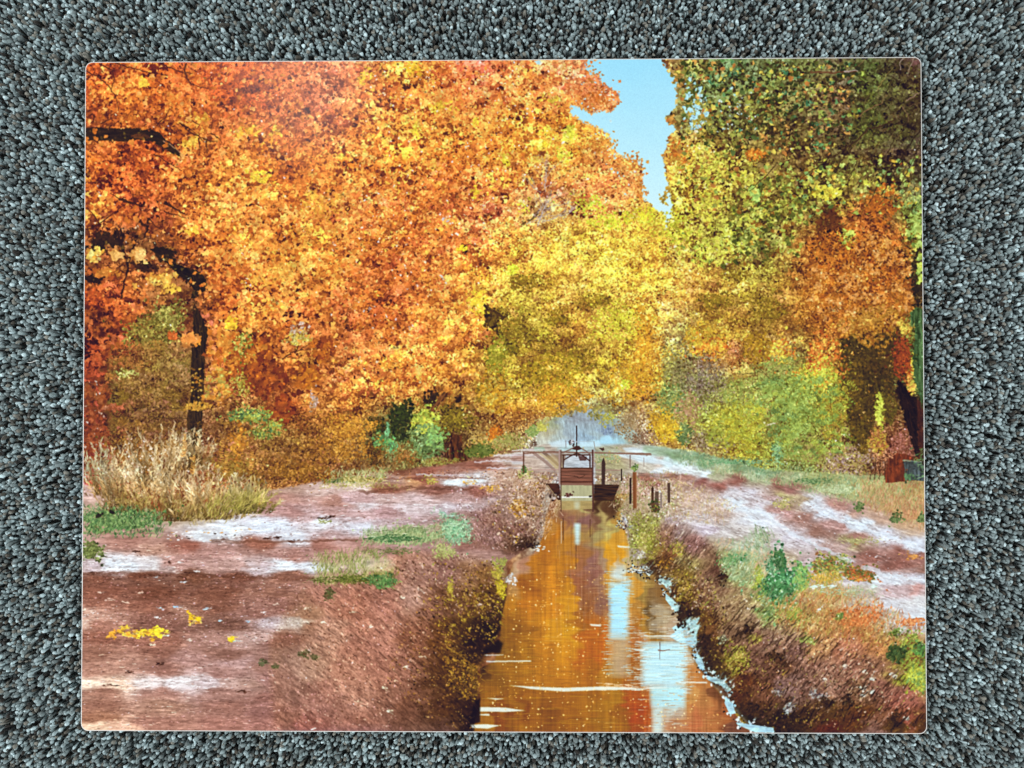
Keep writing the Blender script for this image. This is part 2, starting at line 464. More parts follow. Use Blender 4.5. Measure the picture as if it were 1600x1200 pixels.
def bunches(poly, n, R0, R1, r, ct, gap=.5):
    # leaves gathered in bunches: lit on top, shaded beneath
    bx, by = inside(poly, n); R = rng.uniform(R0, R1, n)
    base = lerp_grid(FGA, bx + rng.normal(0, 8, n), by + rng.normal(0, 8, n))
    hue = np.stack([np.ones(n), np.exp(rng.normal(0, .045, n)), np.exp(rng.normal(0, .08, n))], 1)
    lev = 1 + ct*.55*rng.normal(size=n) + ct*.8*fbm(bx/60, by/45, 401, 2)
    X = []; Y = []; K = []
    for i in range(n):
        m = int(np.clip(2.3*(R[i]/r)**2*.5, 8, 90)); a = rng.uniform(0, 2*np.pi, m); q = rng.random(m)**.6
        ex = rng.uniform(.8, 1.5); ox = np.cos(a)*q*ex; oy = np.sin(a)*q*.8 + .25*ox*rng.normal(0, .8)
        up = -oy + .3*rng.normal(size=m); o = np.argsort(up)
        X.append((bx[i] + R[i]*ox)[o]); Y.append((by[i] + R[i]*oy)[o])
        K.append(tone(np.tile(np.clip(base[i]*hue[i], 0, 1), (m, 1)), np.clip(lev[i]*(1 + ct*(1.15*up[o] - .15) + ct*.45*rng.normal(size=m)), .2, 1.5)))
    X = np.concatenate(X); Y = np.concatenate(Y); K = np.concatenate(K); k = ~pip(X, Y, SKY)
    stamps(X[k], Y[k], K[k], r*rng.uniform(.5, 1.25, k.sum()))


def settle():
    # keep the broad colours true after all the scattered leaves
    k = 8
    def small(a): return a[:PH//k*k, :PW//k*k].reshape(PH//k, k, PW//k, k, 3).mean((1, 3))
    m = (~pip(GX, GY, SKY)).astype(np.float32)[..., None]
    A = blur(small(CV*m), 3.5); B = blur(small(lerp_grid(FGA, GX, GY)*m), 3.5)
    R = np.clip((B+.01)/(A+.01), .6, 1.7); R = .45*R + .55*(R*np.array([.35, .5, .15])).sum(-1, keepdims=True)
    yy = np.clip((np.arange(PH)-k/2)/k, 0, R.shape[0]-1.01); xx = np.clip((np.arange(PW)-k/2)/k, 0, R.shape[1]-1.01)
    j = yy.astype(int)[:, None]; i = xx.astype(int)[None]; fv = (yy[:, None]-j)[..., None]; fu = (xx[None]-i)[..., None]
    R = (R[j, i]*(1-fu)+R[j, i+1]*fu)*(1-fv)+(R[j+1, i]*(1-fu)+R[j+1, i+1]*fu)*fv
    CV[:] = np.clip(CV*(1 + (R-1)*m), 0, 1)
    n = .6*fbm(GX/46, GY/34, 301, 3) + .4*fbm(GX/17, GY/14, 302, 2)
    CV[:] = CV*(1-m) + tone(CV, 1 + .17*n)*m


def clump(cx, cy, rx, ry, n, r, cols, seed=0, kind='leaf', ragged=.25, alpha=1.):
    """a cluster of leaves with a ragged outline; later leaves are lighter"""
    a = rng.uniform(0, 2*np.pi, n)
    # dense heart, thinning towards lobes of uneven reach
    q = np.where(rng.random(n) < .6, rng.random(n)**.55*.92, np.abs(rng.normal(0, .62, n)))
    q = q*(1 + 1.6*ragged*noise(np.cos(a)*1.6+seed, np.sin(a)*1.6+seed*.37, seed+5))
    x = cx + rx*q*np.cos(a); y = cy + ry*q*np.sin(a)
    C = np.array([hx(c) for c in cols]); k = np.clip((np.linspace(0, 1, n)*.55 + rng.random(n)*.55)*len(cols), 0, len(cols)-1).astype(int)
    stamps(x, y, C[k]*rng.uniform(.88, 1.1, (n, 1)), r*rng.uniform(.7, 1.25, n), kind, alpha)


def specks(poly, n, r, cols, kind='leaf', alpha=1.):
    x, y = inside(poly, n)
    C = np.array([hx(c) for c in cols.split()])[rng.integers(0, len(cols.split()), n)]
    stamps(x, y, C, r*rng.uniform(.6, 1.3, n), kind, alpha)


def grass(poly, n, L, ang, spread, cols, w=1.2, alpha=.85):
    x, y = inside(poly, n)
    x = x + rng.normal(0, 5, n); y = y + rng.normal(0, 2.2, n)
    o = np.argsort(y); x = x[o]; y = y[o]
    cs = cols.split(); C = np.array([hx(c) for c in cs])[rng.integers(0, len(cs), n)]
    blades(x, y, C*rng.uniform(.85, 1.12, (n, 1)), L*rng.uniform(.5, 1.2, n), ang + rng.normal(0, spread, n), w*rng.uniform(.8, 1.4, n), alpha)


def twigs(x0, y0, ang, L, w, col, n=5, seed=0, depth=2):
    """a branching bare twig"""
    q = np.random.default_rng(seed)
    pts = [(x0, y0)]; a = ang
    for i in range(6):
        a += q.normal(0, 9); pts.append((pts[-1][0]+L/6*math.cos(math.radians(a)), pts[-1][1]+L/6*math.sin(math.radians(a))))
    line(pts, w, w*.4, col, .9)
    if depth:
        for i in range(n):
            j = q.integers(1, 6); s = q.choice((-1, 1))
            twigs(pts[j][0], pts[j][1], a + s*q.uniform(18, 45), L*q.uniform(.35, .6), w*.6, col, max(2, n-2), int(q.integers(1e6)), depth-1)


def under(x, y):
    u, v = warp(HM, x, y)
    return CV[np.clip(v.astype(int), 0, PH-1), np.clip(u.astype(int), 0, PW-1)]


def rel_specks(poly, n, r, sd=.3, kind='leaf', alpha=.8, bias=0.):
    """small flecks a little lighter or darker than what they lie on"""
    x, y = inside(poly, n)
    c = under(x + rng.normal(0, 2.5, n), y + rng.normal(0, 2, n))
    stamps(x, y, tone(c, np.exp(rng.normal(bias, sd, n))), r*rng.uniform(.6, 1.4, n), kind, alpha)


def rel_blades(poly, n, L, ang, spread, w=1.2, sd=.3, alpha=.75):
    x, y = inside(poly, n)
    c = under(x, y)
    blades(x, y, tone2(c, np.exp(rng.normal(0, sd, n))), L*rng.uniform(.4, 1.3, n), ang + rng.normal(0, spread, n), w, alpha)


def tint(poly, rgb, soft=6):
    x0, y0, x1, y1, m = aa_poly(P(poly) if isinstance(poly, str) else poly)
    m = blur(m, soft)[..., None]
    CV[y0:y1, x0:x1] *= 1 + (np.array(rgb, np.float32)-1)*m


def shrub(cx, base, w, h, n, cols, L=12, sp=16):
    """a dry shrub of stalks fanning from its foot, pale tips, darker inside"""
    cs = [hx(c) for c in cols.split()]
    for k in range(n//26):
        u = rng.normal(0, .36); x0 = cx + u*w*.5; a = -90 + u*42 + rng.normal(0, 8); H = h*rng.uniform(.55, 1.08)*(1 - .35*u*u)
        t = np.linspace(0, 1, 24)**.9; bend = rng.normal(0, 14)
        ar = np.radians(a + bend*t); px = x0 + H*t*np.cos(ar); py = base + H*t*np.sin(ar)
        lev = rng.uniform(.62, 1.15); idx = np.clip(t*len(cs)*.9 + rng.normal(0, .8, 24), 0, len(cs)-1).astype(int)
        c = np.array(cs)[idx]*lev*(.72 + .4*t[:, None])
        blades(px, py, c, L*rng.uniform(.35, .9, 24), a + rng.normal(0, 26, 24), 1.5, .85)


def region(poly, pts, tex, ax=1., ay=2.5, soft=1.2, pw=3.0):
    """fill a polygon with colours blended between 'x y hex' points, with streaks"""
    if isinstance(poly, str): poly = P(poly)
    t = pts.split(); n = len(t)//3
    px = np.array([float(t[3*i]) for i in range(n)]); py = np.array([float(t[3*i+1]) for i in range(n)])
    pc = np.array([hx(t[3*i+2]) for i in range(n)])
    r = aa_poly(poly)
    x0, y0, x1, y1, m = r
    X = GX[y0:y1, x0:x1]; Y = GY[y0:y1, x0:x1]
    Xw = X + 14*fbm(X/30, Y/12, 91, 2); Yw = Y + 3.5*fbm(X/40, Y/10, 92, 2)
    acc = np.zeros(X.shape + (3,), np.float32); wt = np.zeros(X.shape, np.float32)
    for i in range(n):
        d2 = ((Xw-px[i])*ax)**2 + ((Yw-py[i])*ay)**2 + 30
        w = 1/d2**(pw/2*1.3); acc += w[..., None]*pc[i]; wt += w
    c = acc/wt[..., None]
    for k, (ang, lx, ly, amp) in enumerate(tex):
        nn = aniso(X, Y, ang, lx, ly, 40+k*3, 3)
        c = tone2(c, 1 + amp*nn)
    if soft: m = blur(m, soft)
    m = m[..., None]
    CV[y0:y1, x0:x1] = CV[y0:y1, x0:x1]*(1-m) + np.clip(c, 0, 1)*m


def tone2(c, m):
    m = np.clip(m, .05, 3)[..., None]
    return np.clip(c*np.concatenate([m**.85, m, m**1.05], -1), 0, 1)


def far_centre():
    region('838 684 846 672 854 660 868 650 880 644 892 648 900 640 912 643 920 636 932 644 940 640 950 648 960 652 972 660 984 668 1000 680 1008 700 990 712 840 700', """
     860 655 a8b088 880 650 a4b4b4 905 650 a0acb4 930 650 98a4ac 950 655 a0b0a0 850 675 b8b090 870 680 b0bcb4 895 680 a4b4bc 915 685 98b0c0
     935 680 a8bcc0 950 672 8494ac 958 690 b0d8e4 975 690 a8c4c4 990 695 a0a890 850 695 c8c8b8 880 697 c8dce4 910 697 b8d8ec 940 700 b4e0f0""",
           [(80, 12, 2.2, .14), (0, 3, 3, .06)], 1, 1.2)
    for i in range(60):
        x = rng.uniform(862, 950); y = rng.uniform(655, 690)
        line([(x, y), (x+rng.normal(0, 2), y-rng.uniform(6, 16))], .8, .3, '7c8894', .35)
    clump(948, 672, 7, 9, 40, 1.8, ['6c7c94', '7c8ca4', '90a4b4'], 3)
    fill('938 683 950 680 957 684 960 698 936 698', 'b4e4f8', .8, soft=1.5)
    fill('930 690 975 688 985 700 930 702', 'a8d8ec', .6, soft=3)
    for cx, cy, rx, ry, n, c in ((870, 646, 22, 7, 120, 'a87c28 c89838 d8a83c 8c7428'), (905, 638, 26, 6, 120, 'c08c2c d8a438 a08030 8c7c34'), (932, 648, 14, 10, 110, '7c7434 98883c a89c50 706c3c'), (950, 655, 12, 12, 90, '90983c b0a848 c8c050'),
                             (975, 668, 18, 14, 220, '8c6c4c a08860 b09c74 7c6440'), (995, 685, 16, 12, 160, 'a08468 b89c80 8c6c50 6c4c34'), (850, 662, 10, 12, 90, 'a8a85c c0b868 b0b078'), (1005, 694, 22, 6, 90, '6c4c3c 8c6850 503828'), (893, 644, 4, 9, 20, '6c5c40 8c7c4c')):
        clump(cx, cy, rx, ry, n, 1.2, c.split(), cx)
    clump(833, 674, 12, 9, 120, 1.6, ['6c8c3c', '90a850', 'a8b868', '88a040'], 9)
    clump(846, 668, 8, 7, 60, 1.6, ['a8a848', 'c8c058', 'd0c860'], 8)


def left_trees():
    # forked branch at the upper left and its twigs
    fill('133 198 165 199 200 199 235 200 250 206 256 214 272 228 284 240 282 244 268 238 252 229 236 219 215 217 205 221 180 219 150 219 133 218',
         '2c1c08', 1, .35, 3, 0, 22, 2)
    fill('205 209 228 208 238 214 226 216 210 215', '8c4c14', .7, .3)
    line('253 218 266 226 283 238', 2.6, .8, 'c89478', .9)
    # the dark limb and fork in the middle left
    for s in ('186 310 204 316 222 320', '256 316 272 324 290 334', '218 344 228 352 232 358'):
        line(s, 5, 1.6, '30180a', .9, .8)
    clump(172, 374, 26, 11, 60, 5, ['241608', '2c1a0a', '38200c'], 1)
    clump(156, 386, 14, 10, 20, 4, ['20140a', '281808'], 1)
    clump(150, 432, 20, 8, 40, 4, ['20120a', '281608'], 2)
    clump(228, 416, 18, 7, 26, 4, ['28160a', '3c200c'], 2)
    for s in ('190 355 191 380 196 400 200 418 196 440 190 466', '214 366 208 386 202 404 199 430', '180 356 188 376 192 392', '232 340 230 360 226 372'):
        line(s, 4.5, 2, '28140a', .95, .8)
    fill('234 388 262 386 272 396 276 412 300 420 314 424 324 440 322 452 312 460 304 466 298 466 302 450 294 440 276 428 262 412 248 400', '241808', 1, .4, 5, 40, 14, 3)
    clump(258, 396, 18, 10, 30, 4, ['241808', '2c1c0a'], 6)
    line('252 408 264 416 276 408', 1, .6, '704018', .7)
    line('303 440 300 430 304 424', 1, .6, '604020', .7)
    clump(255, 436, 22, 13, 60, 4, ['c8782c', 'e09838', 'f0b44c', 'f4c860'], 12)
    clump(268, 450, 12, 6, 24, 4.5, ['e8a440', 'f4bc4c', 'f8c848'], 4)
    clump(216, 400, 12, 11, 24, 5, ['c87828', 'e0a050', 'ecb868', 'f0c070'], 5)
    clump(182, 398, 9, 9, 14, 5, ['d08838', 'e8ac58', 'ecb868'], 7)
    clump(146, 400, 10, 12, 22, 4, ['b8742c', 'e0a03c', 'f0c85c', 'ecdc80'], 7)
    clump(160, 425, 14, 6, 16, 5, ['b05c20', 'd08034'], 7)
    # trunk
    clump(262, 500, 30, 34, 420, 2.2, ['3c3812', '5c5820', '7c7030', 'a09848', 'c8bc60'], 17)
    clump(225, 520, 34, 36, 420, 2, ['40380f', '5c501c', '786828', '948038', 'b0a048'], 14)
    region('172 572 200 556 240 566 300 556 304 700 250 712 200 700 176 706 168 640', '200 580 7c6424 240 590 8c6430 280 585 8c7c34 200 620 70521c 240 630 84602a 290 620 846028 200 670 845824 260 670 785028',
           [(-60, 9, 1.6, .30), (30, 7, 1.8, .30), (0, 26, 20, .22)], soft=8)
    bunches('170 540 300 540 302 700 165 700', 130, 6, 14, 1.7, .5)
    grass('172 545 300 545 302 700 165 700', 1500, 6, -70, 50, '5c4018 a87838 c09048 8c6430 503814 a08038 b89440', 1.1, .7)
    clump(200, 583, 22, 6, 60, 1.8, ['8c8c3c', 'b8b860', 'd0cc7c'], 2)
    fill('302 470 322 508 326 520 322 540 320 560 319 600 318 632 316 662 315 690 317 728 300 728 292 690 294 645 299 620 298 580 300 545 301 520', '30200e', 1, .5, 9, 88, 22, 2)
    for s, w in (('276 519 288 528 300 540', 4), ('320 590 331 590', 3), ('204 639 235 637 300 637', 1), ('243 622 243 665', .8), ('240 652 300 654', .8)):
        line(s, w, w*.6, '28180a', .9)
    specks('298 575 320 575 318 640 297 640', 40, 2, 'c89038 8c5c20 e0b050 a87028')
    clump(306, 636, 24, 7, 80, 2.2, ['8c5c20', 'b07c2c', 'd0a040', 'c89038'], 3)
    clump(298, 530, 12, 9, 10, 7, ['d08030', 'e08c40', 'e89448'], 7)
    clump(270, 524, 8, 7, 16, 4, ['a84c18', 'c8642c'], 7)
    # hanging dark leaves to the right of the trunk
    clump(352, 545, 30, 40, 130, 5, ['702c08', 'a85018', 'c87028', 'd88834', 'e09840'], 10)
    clump(395, 560, 34, 36, 210, 4.6, ['5c2408', '702c08', '8c4010', 'b05c1c', 'd08030'], 11)
    clump(345, 600, 22, 40, 200, 3, ['6c4014', 'a05c1c', 'c88030', 'e0a040', 'b8a048'], 12)
    clump(415, 590, 36, 30, 150, 4.4, ['58220a', '702c08', '8c4010', 'a85418'], 13)
    clump(440, 640, 17, 28, 110, 4.2, ['5c2008', '702c08', '8c3c10', 'a45020'], 14)
    clump(480, 590, 26, 26, 90, 4.4, ['5c2408', '803808', 'b06018', 'c87828'], 15)
    clump(505, 548, 20, 20, 60, 4.4, ['6c2c08', '8c4010', 'b8641c'], 16)
    clump(466, 530, 24, 13, 150, 2, ['8c6c24', 'b89838', 'd8c850', 'c8b86c'], 18)
    clump(468, 512, 16, 9, 40, 2.2, ['c8b098', 'd8c0b0', 'b88850'], 19)
    twigs(440, 562, -30, 50, 2, '3c1c0c', 3, 4, 1); twigs(540, 505, -70, 26, 1.4, '3c2010', 3, 9, 1)
    clump(490, 630, 7, 18, 50, 1.8, ['b89888', 'c8b0a8', 'a88868'], 20)
    clump(378, 535, 14, 22, 120, 1.8, ['3c4014', '5c6c28', '90983c', 'c8c458', 'd8cc68'], 21)
    clump(375, 600, 18, 26, 130, 1.7, ['604818', '8c8030', 'b8a840', 'd0c868'], 22)
    # green sprays behind
    clump(390, 650, 40, 14, 300, 1.8, ['24401c', '3c6430', '5c8c3c', '88a83c', 'c0c850'], 23)
    clump(410, 676, 28, 12, 200, 1.6, ['34481c', '4c6c2c', '7c943c', 'a8a848'], 24)
    clump(432, 664, 14, 10, 90, 1.6, ['588c3c', '88b040', 'c0cc50'], 25)


def brush():
    # dry brush and tan grasses in front of the left trees
    grass('300 660 600 640 600 742 430 760 300 740', 2600, 5, -60, 55, '50300f 7c501c a87028 8c5c20 c08c38 603c14 b87c30', 1.1, .7)
    clump(530, 700, 60, 26, 700, 1.5, ['50300f', '7c501c', '94601f', 'b07428', 'c88c34', 'd8a048'], 31)
    clump(470, 735, 60, 20, 600, 1.5, ['50300f', '6c4418', '8c5c20', 'a87028', 'c89040'], 32)
    clump(545, 668, 50, 22, 500, 1.7, ['8c5418', 'b07428', 'd09034', 'e0a43c'], 33)
    clump(150, 620, 26, 30, 140, 3.4, ['54200c', '7c3410', '9c441c', 'b85c30'], 34)
    clump(178, 637, 16, 6, 40, 3, ['9c4420', 'c06038', 'd07850'], 35)
    clump(146, 690, 24, 62, 420, 2.8, ['481a0a', '6c2810', '8c3818', 'a84824', 'bc5c34'], 36)
    specks('130 590 165 590 160 740 130 740', 22, 1.6, 'f0d8c8 e8b8a0')
    clump(230, 720, 70, 40, 800, 2.0, ['50300f', '70481a', '8c5c24', 'a87434'], 38); clump(360, 740, 50, 40, 500, 2.0, ['5c4018', '7c5820', '98702c', 'a88438'], 39)
    T = '7c5828 98703c b08c54 c8a46c dcbc88 ecd4a8'
    for a in ((165, 775, 50, 80, 900), (300, 735, 60, 60, 700), (250, 760, 80, 95, 1300), (205, 800, 95, 105, 1700), (270, 815, 90, 100, 1800), (335, 812, 80, 80, 1500), (385, 803, 75, 55, 1300)):
        shrub(*a, T if a[0] < 350 else '6c5c28 8c7838 a89450 b8a468 c8b47c')
    grass('170 790 260 800 300 822 400 806 390 780 300 790 200 770', 500, 9, -72, 26, '8c7438 a89048 c0a868 706028', 1.1, .7)
    clump(370, 690, 18, 30, 120, 2.6, ['7c4c14', 'b87428', 'd89838'], 37)
    for bx, by, L in ((286, 700, 34), (345, 712, 40), (352, 730, 38), (300, 725, 26), (392, 720, 30)):
        for t in np.linspace(0, 1, 12):
            yy = by + 14 - L*t; xx = bx + 3*t
            blades(np.array([xx, xx]), np.array([yy, yy]), hx('e0a048')*rng.uniform(.75, 1.08), 6-3*t, np.array([-25, -150.]), 2, .9)
    specks('200 690 250 690 240 740 190 740', 40, 1.5, 'f0dcc0 e8d0b0')
    grass('320 780 415 770 415 792 330 815', 260, 12, -55, 22, '8c8438 a89c4c c0b060 706828', 1.1, .7)


def centre_trees():
    # dark crotch of the far tree
    fill('757 474 775 485 792 484 798 490 790 497 780 503 778 515 790 525 798 533 806 545 795 540 782 528 770 515 762 505 755 492', '3a2408', 1, .5, 4)
    clump(768, 500, 14, 18, 90, 2.2, ['302008', '4c340c', '6c5014'], 41)
    clump(802, 520, 30, 26, 330, 1.9, ['4c3c10', '6c5418', '8c7024', 'a08830'], 41); clump(786, 486, 12, 5, 40, 1.8, ['4c380f', '7c6420', 'a88c34'], 41)
    for cx, cy, rx, ry in ((840, 590, 30, 18), (820, 440, 26, 14), (900, 560, 34, 18), (870, 500, 26, 14), (760, 610, 18, 22), (935, 470, 26, 12), (1120, 470, 30, 16), (1200, 480, 30, 22), (1150, 430, 24, 10)):
        clump(cx, cy, rx, ry, int(rx*ry*.5), 1.7, ['54400f', '6c5418', '8c6c20', 'a08428'], cx)
    clump(800, 545, 14, 16, 120, 1.8, ['4c400c', '6c5c18', '8c7420'], 42)
    line('800 440 815 442 830 434', 3, 1, '6c4814', .8, 1); line('786 464 796 456', 4, 2, '6c4410', .8)
    line('880 430 905 440', 2, 1, '8c5c1c', .7, .8)
    clump(795, 565, 14, 10, 90, 1.8, ['b09030', 'd0b040', 'e0c050'], 43)
    clump(776, 560, 20, 40, 420, 1.9, ['50480f', '74701c', '948c2c', 'b0a03c'], 44)
    clump(770, 618, 26, 34, 420, 2.0, ['7c4c10', 'a0701c', 'c08c28', 'd8a434', 'c8b050'], 45)
    clump(860, 590, 60, 34, 900, 1.7, ['6c4c0f', '84701c', '9c8424', 'b08c28', 'c89c30'], 46)
    clump(875, 620, 50, 28, 700, 1.8, ['8c5414', 'a87820', 'd0902c', 'e0a838', 'c8a030'], 47)
    clump(965, 500, 44, 34, 500, 1.7, ['908028', 'b0a030', 'c8b838', 'd8cc40', 'e0dc50'], 48)
    clump(985, 590, 40, 44, 600, 1.6, ['a07424', 'c08c28', 'd8a030', 'c8a830'], 49)
    clump(978, 600, 10, 9, 60, 1.5, ['b8c030', 'd0dc40'], 50)
    clump(1010, 545, 26, 80, 900, 1.5, ['b07828', 'd08c2c', 'd8982c', 'e0a838'], 50)
    clump(930, 655, 30, 22, 330, 1.5, ['706c34', '8c843c', 'a0904c', 'a89858'], 51)
    clump(957, 660, 8, 14, 80, 1.4, ['90a83c', 'b0bc48', 'c8c850'], 52)
    clump(985, 665, 20, 24, 300, 1.4, ['7c5c38', '987848', 'a88c5c', 'b49870'], 53)
    clump(1008, 690, 22, 14, 160, 1.4, ['7c5040', 'a07c60', 'b89878', '60482c'], 54)
    clump(1030, 660, 20, 26, 300, 1.5, ['a8802c', 'c89828', 'e0b030'], 55)
    # under the orange canopy: dark trunk hole, leaning trunk, green bush, cottonwood bole
    clump(628, 655, 24, 34, 240, 3, ['181a08', '20240c', '2c3010', '384018'], 61)
    clump(590, 665, 18, 14, 90, 2.4, ['201c08', '302c10', '48481c'], 62)
    clump(583, 706, 12, 14, 60, 3, ['28180a', '40240e', '583418'], 62)
    fill('575 690 590 690 596 720 592 728 578 727', '34200e', 1, .5, 3, 80, 10, 2)
    clump(673, 622, 14, 11, 50, 2.6, ['241408', '30200c'], 63)
    clump(716, 626, 7, 6, 20, 2.4, ['1c1008', '281808'], 63)
    fill('694 612 701 618 688 632 678 645 670 642 680 628', '6c4024', 1, .45, 6, -50, 12, 1.5)
    line('700 614 676 644', 2, 1, '3c1c0c', .9, .5)
    clump(663, 660, 22, 22, 260, 2.2, ['607820', '90a830', 'b8cc40', 'd4e04c', 'e8e058'], 64)
    clump(712, 655, 30, 24, 420, 1.9, ['382808', '50400f', '705c18', '8c7424', 'a88c30'], 65)
    clump(700, 640, 20, 10, 80, 1.9, ['5c4414', '7c6420', '30200c'], 65)
    clump(598, 690, 15, 14, 70, 2.2, ['408838', '68c84c', '8ce46c', '4c9040'], 66)
    clump(612, 697, 10, 12, 50, 2.4, ['50b048', '78e060', '60c86c'], 67)
    clump(606, 672, 4, 12, 24, 2, ['58b058', '80e088'], 67)
    clump(668, 692, 32, 30, 520, 1.9, ['2c3c14', '405424', '5c7c34', '74984c', '8cb04c'], 68)
    clump(682, 684, 16, 18, 110, 2, ['78a83c', '9cd850', '84c858'], 69)
    clump(630, 712, 20, 14, 170, 1.6, ['8c4c1c', 'a8642c', 'c07834', '7c5824'], 70)
    grass('585 700 640 690 660 740 580 745', 420, 9, -70, 30, '7c5020 a88048 603c18 c09858 506028', 1.1, .75)
    fill('705 678 722 680 723 700 728 712 732 720 724 722 712 719 700 716 690 715 696 708 703 702 702 690', '4c2810', 1, .7, 8, 86, 16, 2.2)
    line('703 684 702 716', 1.4, .7, 'b8845c', .8, .5); line('724 690 732 722', 1, .6, 'a06c48', .7)
    clump(757, 695, 28, 20, 300, 1.6, ['a08030', 'b89450', 'c8a860', 'd0a848'], 71)
    clump(773, 676, 12, 14, 120, 1.7, ['a85c18', 'c86c1c', 'd88428'], 72)
    clump(752, 704, 26, 11, 420, 1.6, ['303c10', '485420', '5c6c24', '747c34'], 73)
    clump(795, 690, 26, 14, 300, 1.5, ['6c6828', '8c8c3c', 'a09c50', 'b0a060'], 74)
    clump(690, 722, 40, 7, 200, 1.5, ['5c4c1c', '8c8438', 'a8a04c', '784c28'], 75)


def right_trees():
    # orange lit crown above dark ivy-covered trunks
    region('1310 520 1400 520 1412 560 1395 600 1378 640 1340 600 1368 650 1360 700 1356 715 1345 718 1330 690 1318 640 1312 570',
           '1330 540 40300c 1360 560 48340e 1390 560 44300c 1330 620 4c3810 1350 670 503c14 1380 600 40300c 1345 700 5c4418', [(85, 14, 3, .45), (0, 2.5, 2.5, .4)], soft=3)
    clump(1335, 600, 24, 86, 700, 2.0, ['302408', '3c2c0c', '4c380f', '604818', '785820'], 85)
    clump(1385, 560, 34, 50, 500, 2.2, ['302408', '3c2c0c', '4c3410', '5c4014'], 86)
    clump(1388, 640, 16, 34, 300, 2.0, ['34280a', '443410', '5c4818', '6c5c24'], 87)
    specks('1312 530 1400 530 1400 650 1320 690', 70, 1.2, 'c89850 e0b870 a87028')
    clump(1345, 440, 84, 86, 900, 2.8, ['70380c', '9c5414', 'b8641c', 'c87428'], 81)
    for k in range(70):
        a = rng.uniform(0, 6.28); q = rng.random()**.55; cx, cy = 1345 + 80*q*math.cos(a), 440 + 84*q*math.sin(a); Rr = rng.uniform(9, 15)
        clump(cx, cy + 3, Rr, Rr*.9, 46, 2.2, ['78400f', '9c5818', 'b86c24'], k)
        clump(cx, cy - 2, Rr*.8, Rr*.65, 46, 2.0, ['c07428', 'd08434', 'dc9448', 'e4a45c'], k)
    clump(1345, 440, 70, 70, 160, 2.4, ['c87430', 'e09448', 'e8a458', 'd88838'], 82, ragged=.3)
    clump(1362, 505, 46, 34, 420, 2.6, ['8c5418', 'a87024', 'b88030', 'c8903c'], 83)
    clump(1436, 430, 12, 42, 200, 3, ['20180a', '2c200c', '3c2c10'], 84)
    clump(1374, 640, 7, 32, 120, 2.0, ['a8b034', 'd0dc44', 'e0e858'], 88)
    clump(1372, 690, 18, 24, 260, 1.7, ['a07030', 'c08838', 'c8b040', 'b06c3c'], 89)
    clump(1408, 692, 22, 26, 320, 1.5, ['7c3c28', 'a0604c', 'b87868', '8c5038'], 90)
    clump(1410, 560, 16, 42, 420, 1.9, ['501c08', '782c0c', '903c10', 'a84c18'], 91)
    fill('1403 590 1416 605 1430 620 1442 635 1443 720 1434 722 1424 690 1412 650 1400 612', '20120a', 1, .5, 4, 75, 16, 2)
    fill('1432 622 1442 632 1443 720 1436 720', '4c2410', .8, .4, 5, 88, 16, 2)
    clump(1424, 598, 7, 20, 60, 2.6, ['b05c20', 'e09040', 'f0b050', 'd8cc50'], 92)
    clump(1427, 565, 3, 18, 22, 2, ['c8a834', 'e8dc50'], 92)
    fill('1422 488 1432 480 1441 482 1443 600 1441 640 1434 610 1428 590 1426 560 1430 530 1428 500 1424 520', '3c5c28', 1, .5, 7, 88, 22, 2)
    fill('1436 520 1442 500 1443 640 1438 600', '5c8c40', .5, .4, 7, 88, 22, 2)
    clump(1412, 510, 10, 14, 40, 2.4, ['8c7024', 'd8b048', 'e8d458'], 93)
    clump(1434, 350, 12, 40, 60, 5, ['3c5014', '70942c', 'a8cc44', 'c4e058'], 94)
    clump(1438, 420, 5, 26, 20, 4, ['8cb038', 'c8e04c'], 94)
    # mid right: brushy limbs, lit red leaves, feathery green shrubs
    clump(1100, 530, 40, 30, 500, 2.1, ['9c6420', 'b88428', 'd0a034', 'e0b83c', 'c8b840'], 101)
    clump(1110, 545, 32, 18, 220, 2.1, ['b8541c', 'd87428', 'f0b040', 'f4cc48'], 102)
    clump(1185, 540, 34, 32, 420, 2.0, ['6c4810', '8c641c', 'a8801f', 'c09030'], 103)
    clump(1220, 550, 22, 28, 200, 2.2, ['a84818', 'd07028', 'f0c048', 'e8dc50'], 104)
    clump(1285, 565, 34, 48, 520, 2.2, ['702c0c', 'a84818', 'd07028', 'e89040', 'f4cc50'], 105)
    clump(1060, 580, 30, 48, 600, 1.6, ['7c7444', '98905c', 'a89c68', '8c8444', '70683c'], 106)
    clump(1105, 600, 34, 40, 600, 1.4, ['5c4834', '78644c', '94806c', 'a89484', '5c5028'], 107)
    for i in range(70):
        x = rng.uniform(1065, 1140); y = rng.uniform(580, 640)
        line([(x, y), (x+rng.normal(-5, 6), y-rng.uniform(14, 30))], 1, .4, rng.choice(['4c3c28', '3c3020', 'c0b0a0']), .5)
    clump(1215, 575, 38, 22, 380, 1.7, ['606c28', '849040', 'a0a850', 'b0a458'], 108)
    clump(1265, 590, 26, 22, 240, 1.9, ['b8601c', 'e09034', 'f0d848', 'd8e850'], 109)
    clump(1240, 640, 42, 66, 1300, 1.7, ['485c1c', '688028', '88a038', 'a4bc44', 'bcd450'], 110)
    clump(1300, 640, 28, 60, 700, 1.7, ['685818', '8c7c28', 'b09c38', 'c8b840', 'b08030'], 111)
    clump(1292, 590, 24, 28, 200, 2.0, ['b0b030', 'd8e048', 'e8ec58', 'e0a038'], 112)
    clump(1160, 620, 44, 32, 700, 1.6, ['5c6c2c', '84943c', 'a0b048', 'b8bc5c', '988c50'], 113)
    clump(1150, 668, 44, 42, 1100, 1.6, ['7c7424', 'a09828', 'b8ac30', 'ccc03c', 'b0c048'], 114)
    clump(1210, 668, 22, 40, 360, 1.6, ['4c3c18', '6c5c24', '8c7c3c', '988c44'], 115)
